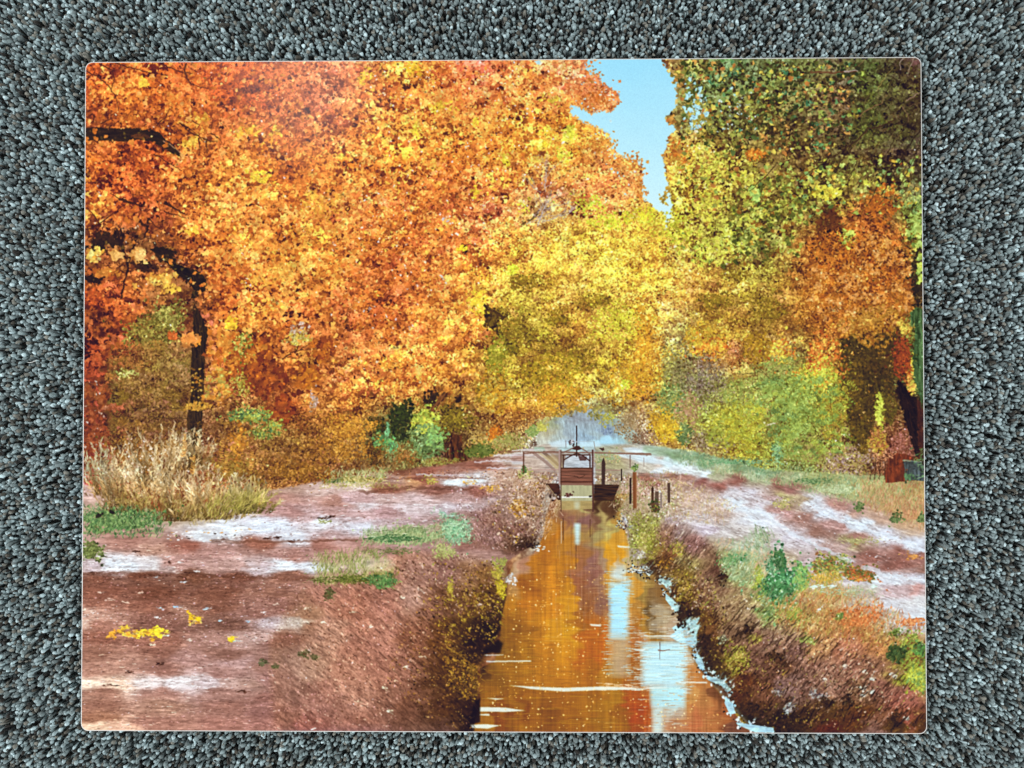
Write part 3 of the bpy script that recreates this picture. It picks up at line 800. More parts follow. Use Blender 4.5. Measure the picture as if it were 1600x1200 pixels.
    clump(1050, 625, 22, 26, 320, 1.6, ['4c6c2c', '688838', '84984c', 'a8984c'], 116)
    clump(1075, 645, 22, 34, 380, 1.5, ['88643c', 'b0845c', 'c09470', 'a89854'], 117)
    clump(1046, 670, 22, 24, 340, 1.7, ['b08c24', 'd0a82c', 'e4bc34'], 118)
    clump(1070, 680, 16, 22, 200, 1.5, ['405c28', '5c7838', '7c8c48'], 119)
    clump(1108, 690, 34, 14, 300, 1.4, ['7c6444', 'a08868', 'b09c84', '64502c'], 120)
    clump(1215, 705, 12, 22, 170, 1.7, ['589048', '84c46c', 'a0dc84', '6ca85c'], 121)
    clump(1265, 706, 44, 24, 700, 1.6, ['68682c', '8c8c3c', 'a8ac4c', 'b0a458', '987c4c'], 122)
    clump(1330, 722, 42, 26, 800, 1.5, ['7c5438', 'a07c68', 'b89c90', 'a89448', '60402c'], 123)
    grass('1200 560 1330 560 1330 720 1200 720', 900, 6, -50, 60, '98b83c c0d850 70882c b0a038 5c6424', 1.1, .65)
    grass('1090 590 1200 590 1200 700 1090 700', 700, 6, -30, 50, 'a8b840 c8cc58 788030 6c5c2c', 1.1, .65)
    for k in range(150):
        x, y = rng.uniform(1180, 1320), rng.uniform(590, 710); c = hx(rng.choice(['98c43c', 'b4d848', '84b040', 'c8d848', '648c34', 'a0b840'])); a = rng.choice([-1, 1])*rng.uniform(10, 40) + (180 if rng.random() < .4 else 0)
        t = np.linspace(0, 1, 7); L = rng.uniform(12, 26); px = x + L*t*math.cos(math.radians(a)); py = y + L*t*math.sin(math.radians(a)) + 5*t*t
        for s_ in (-55, 55): blades(px, py, c*rng.uniform(.75, 1.1, (7, 1)), 5.5-3*t, a + s_, 1.7, .85)
    for k in range(90):
        x, y = rng.uniform(1100, 1190), rng.uniform(630, 700); c = hx(rng.choice(['c8c03c', 'd8cc44', 'a8a834', 'b8c848', '8c8c30'])); a = rng.uniform(-70, 10)
        t = np.linspace(0, 1, 6); L = rng.uniform(10, 20); px = x + L*t*math.cos(math.radians(a)); py = y + L*t*math.sin(math.radians(a)) + 4*t*t
        for s_ in (-50, 50): blades(px, py, c*rng.uniform(.75, 1.1, (6, 1)), 4.5-2.5*t, a + s_, 1.5, .85)
    for s in ('1140 585 1180 583 1216 580', '1180 570 1200 590 1230 602', '1196 600 1160 610', '1296 612 1300 650 1304 680', '1268 660 1284 690', '1255 700 1262 680'):
        line(s, 1.3, .6, '4c3418', .75, .7)
    line('1196 664 1216 660', 3, 1.4, 'e8e0c8', .9)
    # crown of the upper right: twigs and stray leaves
    specks('1060 95 1350 95 1340 230 1230 240 1100 180', 260, 3.2, '4c8c44 68a850 a8b848 d8c858 388048 e0a850 c88848 7c9c38')
    specks('1060 95 1350 95 1340 230 1230 240 1100 180', 300, 3.0, '2c3414 343c18 3c2c10 30280f')
    specks('1060 220 1180 230 1230 330 1150 420 1050 400', 260, 3.2, 'ccd048 b8c444 e0d050 90a43c d0a840 e4dc5c')
    specks('1150 280 1280 260 1250 400 1130 420', 220, 4, '4c5018 6c7428 a8b040 d0d054 5c6024 8c5c20')
    specks('1190 250 1440 240 1440 330 1250 340', 150, 3.6, 'd8d850 c8e060 a8c848 e0b848 88b850')
    clump(1180, 240, 16, 10, 50, 3, ['b05c18', 'd87c28', 'e08c30'], 124)
    clump(1322, 372, 12, 15, 34, 5, ['a8b83c', 'd0dc54', 'c4dc50'], 125)
    clump(1290, 300, 26, 12, 60, 4, ['b89028', 'd8cc44', 'e8e04c'], 126)
    clump(1180, 300, 8, 12, 20, 5, ['98c83c', 'b8e850'], 126)
    clump(1300, 350, 20, 26, 100, 4, ['3c1c08', '50280c', '6c3810'], 127)
    clump(1375, 320, 30, 30, 240, 2.6, ['70380f', 'a0541a', 'c06c24', 'b86420'], 128)
    clump(1300, 395, 40, 30, 420, 2.6, ['8c4c10', 'b86420', 'd08030', 'c87428'], 129)


def sky_edges():
    # leaves that hang against the sky
    for cx, cy, rx, ry, n, r, cols in ((940, 150, 26, 20, 90, 2.4, 'd87830 e88c40 c86c2c'), (985, 250, 20, 14, 60, 2, 'd88034 e09040 e0a048'),
                                       (1000, 295, 12, 22, 60, 2, 'd88034 d07830 e0a048'), (1047, 186, 8, 7, 14, 3, 'c87834 e0a048 a87030'), (1075, 140, 12, 34, 70, 3, '5c6424 a88840 7c8c34 3c4418'),
                                       (1095, 180, 18, 20, 60, 3, 'a89840 d0a848 b06c30 c8c050'), (1060, 120, 14, 14, 30, 3, 'a87838 d0a050 8c7c30'), (1038, 304, 7, 9, 14, 3.4, 'a88830 c8a03c 8c7028'),
                                       (1060, 240, 16, 22, 90, 2.8, 'e08c34 d8a83c c86c28'), (1020, 345, 20, 20, 120, 1.8, 'c8c038 d8d040 d8b038'), (1060, 360, 20, 30, 160, 2.2, 'b8a834 d8d840 c8cc38'),
                                       (925, 115, 12, 20, 40, 2.4, 'd87830 e09850'), (940, 225, 20, 14, 70, 2, 'e09038 e0a040 d88434')):
        x = rng.normal(cx, rx*.55, n); y = rng.normal(cy, ry*.55, n); cs = cols.split()
        stamps(x, y, np.array([hx(c) for c in cs])[rng.integers(0, len(cs), n)]*rng.uniform(.85, 1.1, (n, 1)), r*rng.uniform(.6, 1.2, n))
    # patches of sky between the leaves
    x, y = inside('1068 112 1108 150 1106 205 1080 200 1064 190 1066 130', 60)
    stamps(x, y, np.tile(hx('b4e8f8'), (60, 1)), 3*rng.uniform(.6, 1.3, 60))
    specks('1100 150 1180 110 1200 200 1120 230', 30, 1.8, 'b8e4ec d8f0e8')
    specks('900 90 960 150 950 230 990 250 980 310 900 200', 60, 1.3, 'b4e8f8 d0e8e8')
    fill('834 93 846 93 845 99 838 99', 'b4e4f0', .9)
    # bare grey twigs
    for k, (x, y, a, L) in enumerate(((822, 350, -50, 52), (826, 348, -20, 44), (838, 330, -10, 60), (850, 290, -80, 40), (846, 300, -140, 34), (880, 340, -30, 30), (842, 345, -65, 44))):
        twigs(x, y, a, L, 1.5, 'c0aca0' if k % 2 else 'a8988c', 4, k+50, 2)
    line('814 352 828 342 840 334', 4, 2, '5c4020', .9, .8)
    line('866 300 884 314', 3, 1, '5c3014', .8)
    for s in ('780 358 796 368 815 378', '790 362 784 382 782 392', '716 388 730 382 752 384', '722 396 732 388'):
        line(s, 1.4, .7, '6c3c20', .85, .6)
    specks('714 384 732 384 730 398 716 398', 9, 2, '281008 301408')


def sparkle():
    # clear bright leaf glints over the left crown
    s = """156 305 f0ece8 4|330 112 f0e8e0 3|310 113 f4dcc0 3|346 130 f8e080 4|432 98 f8e8e0 2|366 170 e8e4e8 2.5|408 187 f0f0f0 2.5|432 148 f4f0e8 2|263 195 e8d8e8 3|444 276 f4e4f0 4|446 250 e8c8c0 3
|404 316 f8f0a0 3|393 314 f0e8d0 2|378 394 f0e8e0 2.5|384 402 e8e0e8 3|444 370 f0e8f0 3|453 386 f0f0e8 3|391 445 e8d8e0 4|392 436 ffffff 2|480 322 f4e8e8 3|486 318 f8f0f0 2.4|492 330 e8d0d8 4|500 310 f0e8e0 2
|506 300 f0e0d0 2.4|470 318 f0d8d0 2.4|520 390 f0e8e8 3|535 346 f4ece0 2.2|524 382 ecd8c8 3|570 312 f4f4f8 4|573 305 ece0e0 3|580 352 ecdcd8 3|601 110 ffffff 3|728 228 e8ecf4 4|730 222 e4e4ec 3|797 170 f4ece0 3
|805 163 f8ecd8 3|825 168 e8dcd0 3|793 185 f4ece8 2.5|883 208 e8f0f4 4|880 222 f0f8f4 3.4|690 130 f4f0e0 2|757 348 f4f4f0 4|756 320 e8d8d0 4|762 326 e4dcd8 3|715 365 ecf0f0 3|707 366 e8e4e0 3|639 371 ffffff 2.5
|602 373 ffffff 2|653 445 ffffff 3.4|674 452 ffffff 3|693 342 d8ccc8 5|703 348 d8d4d4 4|700 344 d0c8c8 4|698 338 d8d0cc 4|604 495 f4ecf8 4|619 498 e8e0ec 3|644 508 f0ecf4 4|640 511 e8e4e8 3|578 482 c8b0a8 5
|568 486 d8c8c0 4|585 478 e0d4d8 3|582 512 e8dcd0 3|690 432 d8ccbc 5|697 440 dcd4c8 4|693 436 d0c8b8 4|748 442 f4ece4 2.4|1136 412 f4f4f0 3|1205 93 f0f0e0 2|1417 113 f0e8e8 2.4|1430 118 f4ecec 2.4|1429 233 f0f0e8 3|1368 220 f0f0e0 3"""
    for t in s.split('|'):
        a, b, c, r = t.split(); r = float(r)
        stamps(np.array([float(a)]), np.array([float(b)]), hx(c)[None], r*.55)
    specks('130 100 700 100 640 620 300 470 130 470', 170, 1.3, 'f8e8c0 f4dcc8 fff0d8 f8e090')
    specks('560 100 860 100 800 330 560 480', 110, 1.3, 'f8e8c0 fff0e8 fff0d8 f8e090')
    for cx, cy, rx, ry, n, cols in ((222, 126, 9, 9, 16, 'f0b030 f8cc48'), (315, 182, 14, 9, 20, 'f0b040 f8cc58 e09830'), (300, 222, 16, 8, 26, 'e8a030 f4bc48'), (388, 205, 20, 12, 40, 'e8a030 f4b840'),
                                    (405, 275, 22, 12, 60, 'f0b038 f8c848 f8d440'), (430, 205, 10, 8, 16, 'f0b038 f8c848'), (300, 360, 16, 8, 24, 'f4bc40 f8c848'), (400, 440, 30, 10, 30, 'e8a038 f0b048'),
                                    (440, 425, 26, 16, 50, 'e8a040 f0b04c'), (362, 505, 12, 10, 30, 'f4bc30 f8c838'), (500, 330, 40, 40, 140, 'e8a03c e09838 f0a840'), (570, 120, 12, 14, 30, 'f0c038 f4d040 e8a830'),
                                    (645, 105, 14, 12, 40, 'f0c838 e8b030'), (650, 205, 10, 14, 30, 'f0c838 f0d040'), (690, 165, 22, 10, 40, 'f0b838 f0cc40'), (743, 190, 8, 6, 10, 'f4d840'), (890, 205, 12, 12, 30, 'd8cc38 e0dc48'),
                                    (860, 155, 20, 10, 30, 'e8c840 f0d04c'), (880, 240, 14, 12, 26, 'e8d040 e0dc48'), (790, 250, 10, 10, 20, 'f0d038 f4dc40'), (850, 225, 8, 6, 12, 'f0c838'), (920, 320, 30, 18, 130, 'd8d838 c8e038 e8e048'),
                                    (820, 320, 12, 12, 30, 'd8e038 e8d838'), (955, 345, 44, 16, 180, 'd0dc38 e0dc40'), (1000, 335, 30, 14, 120, 'd8e03c e8d838'), (722, 388, 8, 5, 12, 'f4d030'), (748, 300, 14, 9, 20, 'f0c838'),
                                    (800, 420, 12, 9, 60, 'c8d838 d8d838'), (745, 470, 16, 26, 70, 'f0c038 f4d040'), (1096, 400, 16, 16, 40, 'c4d844 dcdc50'), (1130, 90, 10, 6, 12, '68a83c'), (1110, 260, 40, 26, 140, 'd4d048 e4d854 c0c044'),
                                    (1120, 380, 30, 30, 120, 'ccd044 dcdc54'), (1100, 318, 30, 30, 90, 'ccc844 dcd44c')):
        rr = 1.7 if cx > 780 and cy > 300 and cx < 1060 else 2.6
        if cx < 470: rr = 3.2
        clump(cx, cy, rx, ry, n, rr, cols.split(), cx)


def ground():
    # left bank, flat top and slope
    region('120 752 250 800 430 765 560 742 700 726 810 706 850 694 1000 694 880 730 846 772 846 800 836 850 790 880 792 930 782 985 745 1040 745 1150 120 1150',
           """140 770 b89890 200 780 a89070 300 800 a08868 430 760 b09080 500 765 b89c94 560 762 c0a8a0 430 785 a4786c 520 785 a87c70 560 780 b89898
        620 736 7c4c38 680 737 8c5444 740 726 8c5848 620 748 a8887c 700 744 a47c70 660 752 8c5040 735 752 c0c8d0 700 753 d0dce4 640 752 b88860
        600 766 845040 680 766 84564a 740 768 905c50 600 780 b09490 650 782 c0a8a8 720 778 a88884 640 795 c4b4b8 700 795 bcb0b8 760 790 b0a0a4 780 800 a08c8c
        570 790 c0b4b8 600 800 a88484 560 805 b89898 760 815 a8908c 720 820 8c6058 780 835 7c5044 810 850 6c4434
        420 822 ccd4e4 500 815 d0d4e0 560 825 c4c4d0 360 828 d4dce8 460 840 c8ccd8 520 838 b09494 330 838 c8ccd4 600 818 b8a4a8 640 825 a88c8c
        450 800 a8807c 520 800 b08c88 480 808 b89c9c
        200 850 a07468 300 852 8c5648 400 850 8c5848 500 853 98685c 560 850 a07870 240 862 a88070 330 865 a07870 450 870 a0746a 520 868 a87c74
        150 885 b8a8ac 190 883 d0d8e4 230 884 c8c4c8 270 882 a88078 330 885 a8847c 400 888 b8a8ac 440 886 d0d8e4 480 888 ccd4e0 380 884 b08c84
        150 905 704434 220 900 6c4030 300 902 68402f 380 904 6c4234 450 903 845848 520 905 a07870
        150 925 7c4c3c 240 928 6c4030 340 930 744838 430 925 8c6050 480 925 a07468 150 945 885848 240 945 845444 340 948 7c5040 440 950 8c6054
        140 957 b89080 300 957 8c6454 400 962 906458 480 960 a07868 150 980 986858 130 977 d0b0a0 250 975 785044 350 978 6c483c 420 973 b8a8ac 460 972 c8bcc0 500 980 946c60
        150 995 845444 250 1000 8c5c4c 350 1000 9c7468 380 998 b89890 450 1000 84584c
        150 1020 8c6050 250 1020 84584a 350 1022 845c50 430 1030 906a60 200 1035 a87c6c 300 1030 a47c74 370 1038 b08c88 420 1045 8c6458
        150 1050 a07464 250 1050 906458 350 1055 9c746c 130 1071 f0dcc8 180 1070 e8cab4 230 1070 dcd0d0 280 1069 d4ccd0 330 1071 c8b8bc 360 1070 b89890 410 1072 a07c70
        150 1085 946858 250 1085 9c7064 350 1085 946c62 420 1090 84584e 150 1105 8c6050 250 1105 98705f 350 1105 906458 450 1105 8c605a
        140 1140 f0d0b4 190 1139 d8ac94 150 1125 94654f 250 1130 986a5c 350 1135 98685c 450 1130 8c5c54
        500 930 9c6c64 550 940 a07068 600 950 986860 560 980 946058 520 1000 a0766c 600 1000 986660 480 1040 98706a 540 1050 9c6860 620 1050 84544c 560 1100 945f58 500 1120 905c54 620 1110 6c4438 660 1000 6c4434 680 960 7c5448 640 930 a47c78
        650 890 9c706c 700 900 946c6c 620 880 a07470 560 890 b09894 680 1060 503020 700 1100 4c2c1c 660 1120 5c3828 730 1140 5c3c34 720 980 4c3018 740 1000 3c2410 700 950 6c4840 740 930 6c4430 770 900 805848 700 870 b08c88 750 870 b0887c
        770 960 3c2410 765 1000 241408 720 1060 3c200f 735 1100 2c180c 740 850 94665a 790 810 8c6860 700 840 a88478
        820 720 b09c90 850 710 c0b0a8 800 750 b0907c 830 770 8c6850 840 800 805c48 800 780 a88c80 870 700 b8a898 900 698 b0c8c8 820 700 c8c8c8""",
           [(3, 34, 2.2, .13), (-4, 11, 1.7, .12), (0, 90, 9, .06), (0, 4, 2, .07)], 1, 2.6)
    # slope of the left bank: diagonal scree
    region('470 915 560 905 620 862 690 858 730 880 790 880 792 930 782 985 745 1045 745 1150 400 1150 430 1100 400 1060 470 1010 510 960',
           """500 930 a0706a 550 950 9c6a62 600 950 9c6c68 520 990 a8807a 560 1000 9c6c66 600 1000 a0706c 480 1040 a07c74 540 1050 a4766f 600 1050 9c6c66 450 1080 946a62 500 1100 a0706a 560 1090 a47872
         620 1040 8c605a 610 1090 7c544c 640 1110 70483c 560 1135 98665e 480 1140 985f58 650 1000 7c5044 680 950 7c544a 640 930 a88484 650 900 9c7470 700 900 8c6460 740 905 906850 700 940 64402c 740 940 6c4828
         720 980 482c14 690 1000 5c3820 765 990 1c1008 770 960 34200c 745 1010 241408 700 1050 482a18 720 1060 3c2410 690 1110 4c2c1c 735 1080 482c0c 725 1110 2c180c 738 1120 180c08 700 1140 5c3c34 660 1140 6c483c
         760 900 845c38 780 890 a08058 770 925 4c3010 640 870 a07468 600 880 a87c74 430 1130 94645a""",
           [(38, 16, 2.8, .20), (52, 7, 2.4, .16), (20, 9, 3.5, .12), (30, 60, 14, .10), (0, 2.2, 2.2, .12)], 1, 1, 6)
    specks('640 960 740 900 790 900 780 990 740 1040 745 1140 680 1140 600 1060', 900, 1.3, '1c1008 3c2410 8c6430 785048 a8743c 281408 b8945c 503018')
    specks('600 880 700 860 790 880 780 960 700 960', 500, 1.3, 'c8a8a0 5c3c30 a8842c 8c5c50 e0c0b0 402418')
    # near left bank bulge above the first cove
    region('700 800 740 800 800 770 846 780 846 812 838 850 812 860 790 868 760 850 720 835', """740 815 8c6860 780 820 7c5448 820 830 70483c 800 850 5c3c2c 830 850 301c10 820 805 9c7c70
        840 800 7c5c44 760 835 84605a 810 780 a88c7c 790 800 907064""", [(50, 14, 1.8, .28), (70, 8, 1.3, .2)], 1, 1, 4)
    clump(820, 853, 20, 6, 80, 2, ['180c06', '2c180c', '40281c'], 3)
    # right bank: track, verge and slope
    region('930 698 1000 694 1090 706 1200 735 1330 742 1455 745 1455 1155 1215 1155 1165 1130 1105 1060 1075 990 1040 920 985 880 980 810 930 770',
           """950 705 a8a890 980 712 b09c80 1010 712 c8d8dc 1030 722 c0a898 1050 720 b8cccc 1070 716 7ca068 1100 722 6ca060 1150 728 80a468 1190 734 60985c 1120 738 a8b084 1180 745 a8b48c 1240 750 a8b484
         960 725 a8a078 1000 735 b8b0a0 1030 740 d8e4ec 1070 732 d4dce0 1100 742 dcecf4 1060 725 cce0e4 1010 750 905c4c 1060 746 a87c6c 1100 750 88544a 1160 754 905c50 1220 757 8c5c50 1130 762 945c50 1240 764 94645c
         990 770 b8907c 960 745 a89c80 970 790 a8906c 1000 800 a89070 1050 790 b8a490 1080 780 b89c8c 1100 790 c0b0a4 1060 815 c0b8b8 1100 812 c0b8b8 1130 800 b8a498 1020 820 a0905c
         1140 770 c8c4c8 1170 770 c8c4cc 1200 780 b89c98 1150 790 ccd4dc 1180 800 d0d8e0 1200 815 d0d4dc 1230 835 ccc8d0 1260 850 c8c0c4 1190 790 c4bcc0 1220 800 a88078 1250 810 9c7468 1280 830 90685a
         1220 778 a89c6c 1240 785 a89478 1270 785 ccd0d8 1290 800 ccd4e0 1320 815 d0dce8 1350 822 d0dce8 1380 838 ccd0dc 1420 850 d0d8e4 1440 855 c8ccd8 1300 820 a88078 1340 840 9c7064 1400 860 8c5c50 1440 870 94655a
         1300 790 a87c70 1340 800 b08c7c 1380 810 b0907c 1400 790 b08458 1430 770 a8844c 1440 800 b88058 1330 770 a0a468 1380 760 a8a868 1280 750 94985c 1420 820 b09070
         1330 846 989060 1300 860 ac9088 1350 875 8c5c50 1400 880 845448 1440 890 8c6050 1300 880 c4b0b0 1260 880 c0acac 1330 900 c4bcc0 1360 905 d0dce4 1400 910 c8ccd4 1440 905 c8ccd8 1430 920 b88c84 1400 925 c0a8a8 1350 890 b08880
         1440 940 cccccc 1400 950 c8c8cc 1350 930 b0a494 1300 930 b09868 1440 965 d0d8e0 1420 985 c8ccd0 1370 965 a8947c 1440 1000 b0906c
         1060 830 b4a4a8 1100 830 bcb0b8 1130 830 b8b0ac 1080 850 98787c 1130 850 a89884 1160 870 98a470 1150 900 98a474 1180 850 b0b4a0 1200 850 b4a8a4 1200 880 b89c7c 1240 880 a8987c""",
           [(12, 30, 2.6, .12), (20, 9, 2, .12), (0, 3, 2, .08)], 1, 1.8)
    region('985 815 1030 800 1060 815 1110 850 1150 900 1200 940 1300 950 1380 990 1455 1010 1455 1155 1200 1155 1165 1130 1105 1060 1070 985 1040 920 985 880',
           """1000 840 8c8c34 1010 820 98944c 1020 860 806838 1005 870 a09080 1040 840 8c685c 1060 830 a89498 1080 850 946c6c 1040 870 784c34 1020 885 402818 1070 880 8c7c54 1060 905 7c602c 1050 930 402410 1065 960 1c1008
          1075 940 4c2c14 1100 910 94705c 1100 940 805c4c 1120 900 5c3c34 1090 970 604020 1110 990 70482c 1130 950 987c60 1140 980 8c6c54 1160 940 a89070 1170 900 8ca468 1180 970 a08470 1200 960 6c9444
          1100 1000 302010 1120 1030 3c2814 1105 1050 2c1c10 1140 1010 745044 1160 1000 684c3c 1140 1040 6c5820 1180 1000 785248 1200 1000 98786c 1230 1000 a07c6c 1240 970 a8a460 1260 960 a89460 1300 980 b08858 1340 970 b87848 1380 980 a88c58
          1160 1060 58301c 1180 1040 785448 1200 1040 5c3c34 1220 1040 6c4838 1240 1020 84605a 1280 1010 b08460 1320 1010 a46c58 1360 1010 a87048 1150 1090 4c2818 1170 1100 503020 1160 1120 181008 1200 1080 6c4434 1230 1075 8c6c6c 1250 1090 705048
          1280 1050 946c60 1320 1050 9c6c60 1360 1050 986c5c 1400 1020 a88c4c 1430 1010 6c8438 1440 1050 8ca838 1420 1060 98a03c 1380 1080 94645a 1420 1090 985c54 1300 1080 8c645a 1260 1120 402818 1220 1130 20140c 1190 1140 30201c
          1300 1110 50341c 1340 1080 84604c 1340 1120 502c14 1300 1140 4c2010 1380 1120 6c4434 1400 1100 885048 1370 1145 805c54 1420 1130 84483c 1440 1140 50300f 1405 1130 442c0c""",
           [(-44, 15, 3.0, .24), (-58, 7, 2.4, .18), (-25, 9, 4, .14), (-40, 60, 16, .10), (0, 2.2, 2.2, .14)], 1, 1, 5)
    specks('1040 900 1110 900 1150 1000 1240 1060 1300 1140 1210 1140 1110 1050 1075 980', 900, 1.4, '1c1008 3c2410 a88c3c 785048 c09858 281408 b0a050 503018')
    specks('1190 960 1440 1000 1440 1140 1300 1140 1200 1040', 900, 1.3, '50342c c8a098 a87850 3c2818 e0c4bc 8c5448 a8a050')
    specks('990 820 1050 830 1100 900 1140 960 1080 960 1030 900', 420, 1.3, '50342c c8a888 a89c38 3c2818 d8c8b8 8c5c30 788030')


WATER = """866 772 985 772 968 795 975 820 982 850 984 872 1000 888 1030 905 1052 940 1064 975 1070 1000 1086 1040 1112 1070 1140 1105 1165 1140 1215 1150 740 1150
 742 1125 750 1105 750 1045 772 1035 780 1010 784 965 792 930 795 900 802 880 834 866 848 840 852 810 858 790"""


def water():
    region(WATER, """870 790 70402c 872 800 8c5c34 860 820 a87434 870 840 a86820 850 860 a46418 880 790 a89060 900 790 b8ac78 915 790 a89c60 900 800 8c6440 900 812 84584c 915 815 7c5450 888 815 7c5040 925 812 6c4838
      935 790 3c2418 950 795 4c3020 970 800 a88040 940 805 a08c58 955 830 a89858 970 850 c08c30 955 860 c08820 975 865 c88c20 935 830 988858 890 830 a87840 905 835 a48448 918 830 a08048 890 850 a87028 905 860 986438
      860 870 a4641c 840 880 ac6c20 815 880 a87860 810 895 b89878 840 900 a86820 865 900 b87420 885 890 b07018 900 880 946040 920 880 8c6058 940 880 947860 960 880 c08424 925 900 88584c 905 910 8c5438 935 910 946c58
      950 900 b88430 965 890 b8a488 985 885 b09c7c 1000 900 98804c 1020 915 7c5c38 970 900 b8c0b4 985 905 c08830 1010 930 90743c 1040 930 7c5830 1035 960 a09078 1055 975 b09880 1020 960 5c4428 1010 975 a07430 1000 950 a87838
      800 915 a87c48 830 915 8c5014 870 920 b87418 890 920 b87c1c 830 940 ac6818 860 950 bc7820 885 950 c48820 800 950 a86c1c 905 940 905c3c 925 940 8c5838 942 940 7c5448 905 970 985c24 930 965 a0602c 800 980 7c4c10 820 990 885414 845 980 a86c1c 870 990 c08424 890 990 c08820
      915 990 b0601c 940 990 b05c18 995 930 c08830 995 970 a86c28 800 1015 845414 820 1020 94600f 850 1020 b07018 880 1020 bc7c1c 910 1020 ac5c14 940 1025 a85814 775 1020 80541c 760 1040 2c1808 765 1060 784c14 800 1050 905c14 840 1055 a4681c 880 1060 ac6c18 920 1060 a0600f 945 1060 a87028
      990 1000 a86838 990 1030 a05c24 995 1060 985c28 1085 1010 a8a89c 1085 1050 b88450 1095 1065 a86c38 1075 1040 b8a890 760 1090 8c5814 800 1090 8c5810 840 1090 905810 880 1090 945810 920 1095 945c10 960 1090 a06c20 990 1095 a04c18 1000 1120 a0441a
      780 1120 743c04 820 1120 784004 860 1120 7c4808 900 1120 8c5410 940 1120 94601c 975 1120 8c5414 760 1140 905c10 820 1142 98600c 900 1140 8c5410 1080 1090 b48048 1100 1090 a87040 1120 1085 6c4028 1110 1110 a8683c 1140 1120 945430 1090 1130 a8603c 1060 1130 a47050 1050 1100 b8b8b0 1130 1140 a8683c
      1040 1140 a88c74 1000 1140 944820 1150 1143 6c4030""", [(90, 60, 3.2, .09), (0, 26, 1.5, .07), (90, 200, 12, .06)], 2.0, .9, .8)
    for x0, x1, y0, y1, c, a, sf in ((951, 983, 912, 1000, 'a4dcfa', .95, 3), (952, 984, 990, 1060, 'b8b8a8', .55, 5), (953, 977, 885, 912, 'c0d4dc', .6, 4),
                                     (1001, 1073, 1004, 1074, 'b4e0f4', .92, 4), (1015, 1072, 1074, 1108, 'a8e4fc', .8, 3), (1018, 1036, 1105, 1150, 'c0e0e8', .75, 3),
                                     (1038, 1072, 1100, 1125, 'b8c8c8', .5, 4), (897, 907, 818, 852, 'b8dce8', .9, 2), (899, 906, 785, 792, 'e0e8d0', .7, 2), (1062, 1088, 985, 1008, 'acdcf8', .8, 3)):
        fill([(x0, y0), (x1, y0), (x1-2, y1), (x0+2, y1)], c, a, .06, 3, 0, 30, 1.6, soft=sf)
    fill('1050 982 1062 974 1078 966 1083 965 1078 972 1094 965 1088 976 1094 978 1088 992 1089 1005 1084 1014 1070 1008 1056 1002 1045 995 1055 989', 'b0e0fa', .95, .10, 5, -30, 10, 1.3, soft=.6)
    line('1060 990 1076 980 1090 968', .8, .5, '6890b0', .6); line('1066 998 1084 988', .8, .5, '5c84a4', .6)
    # thin ripple lines and wave crests
    for i in range(520):
        y = rng.uniform(880, 1142); lo = np.interp(y, [880, 930, 985, 1045, 1142], [803, 792, 782, 752, 745]); hi_ = np.interp(y, [880, 930, 985, 1060, 1142], [984, 1045, 1066, 1100, 1165])
        x = rng.uniform(lo+2, hi_-20); L = rng.uniform(8, 40)*(.5+(y-860)/280)
        L = min(L, hi_-x)
        d = rng.random() < .5
        line([(x, y), (x+L/2, y+rng.normal(0, .5)), (x+L, y)], 1.0, .4, '4c2c08' if d else 'e8c880', .22)
    for s in ('794 1072 830 1074 880 1076 940 1074 1000 1076 1060 1074 1000 1079 930 1080 880 1082 830 1078', '749 1106 790 1107 822 1112 790 1114 749 1113',
              '749 1117 765 1117 765 1120 749 1119', '735 1134 760 1133 782 1135 762 1140 738 1139', '757 1024 787 1024 787 1025 757 1026', '760 1034 830 1033 830 1035 760 1036',
              '760 1092 790 1093 775 1095', '921 976 940 977 938 980 924 979', '1060 1066 1105 1067 1105 1069 1062 1068', '985 1016 1010 1015 1004 1019', '1004 994 1056 994 1056 996 1010 996',
              '964 853 985 855 984 857 966 856'):
        fill(s, 'dcecf0', .85, soft=.6)
    for i in range(26):
        x = rng.uniform(930, 1000); y = rng.uniform(1068, 1078)
        line([(x, y), (x+rng.uniform(6, 16), y)], 1.2, .5, 'f0dcc0', .7)
    for i in range(60):
        x = rng.uniform(985, 1075); y = rng.uniform(990, 1075)
        line([(x, y), (x+rng.uniform(6, 22), y)], .9, .4, rng.choice(['88b0c8', 'e8f8ff']), .5)
    for i in range(620):
        k = rng.random()
        if k < .35: x, y, c = rng.choice([951, 983]) + rng.normal(0, 3), rng.uniform(890, 1060), rng.choice(['a8dcf4', 'b08850', 'c09858', 'c8dce0'])
        elif k < .75: x, y, c = rng.choice([1001, 1072]) + rng.normal(0, 6), rng.uniform(985, 1080), rng.choice(['b4e0f4', 'c8e4ee', 'b88c58', 'a8764a', 'd8e8ec'])
        elif k < .9: x, y, c = rng.uniform(985, 1080), rng.uniform(945, 1000), rng.choice(['d0d8d8', 'b8a888', 'e0d8c0', '98703c'])
        else: x, y, c = rng.uniform(1000, 1076), rng.uniform(1076, 1142), rng.choice(['c8dce0', 'a87850', 'c09470', 'b8e0f0'])
        L = rng.uniform(4, 15); line([(x-L/2, y), (x+L/2, y+rng.normal(0, .4))], 1.5, .6, c, .5)
    x, y = inside('795 915 890 880 950 900 960 1060 1100 1090 1140 1140 760 1140 790 1000', 420)
    stamps(x, y, np.array([hx('f0c880'), hx('e8b060'), hx('f8e0b0')])[rng.integers(0, 3, 420)], 1.2*rng.uniform(.6, 1.3, 420), alpha=.75)
    line('1031 1004 1031 1031', 1.2, .8, '4c3434', .85); line('1028 1017 1036 1018 1047 1016', 2.4, 1, '7c5c50', .9)
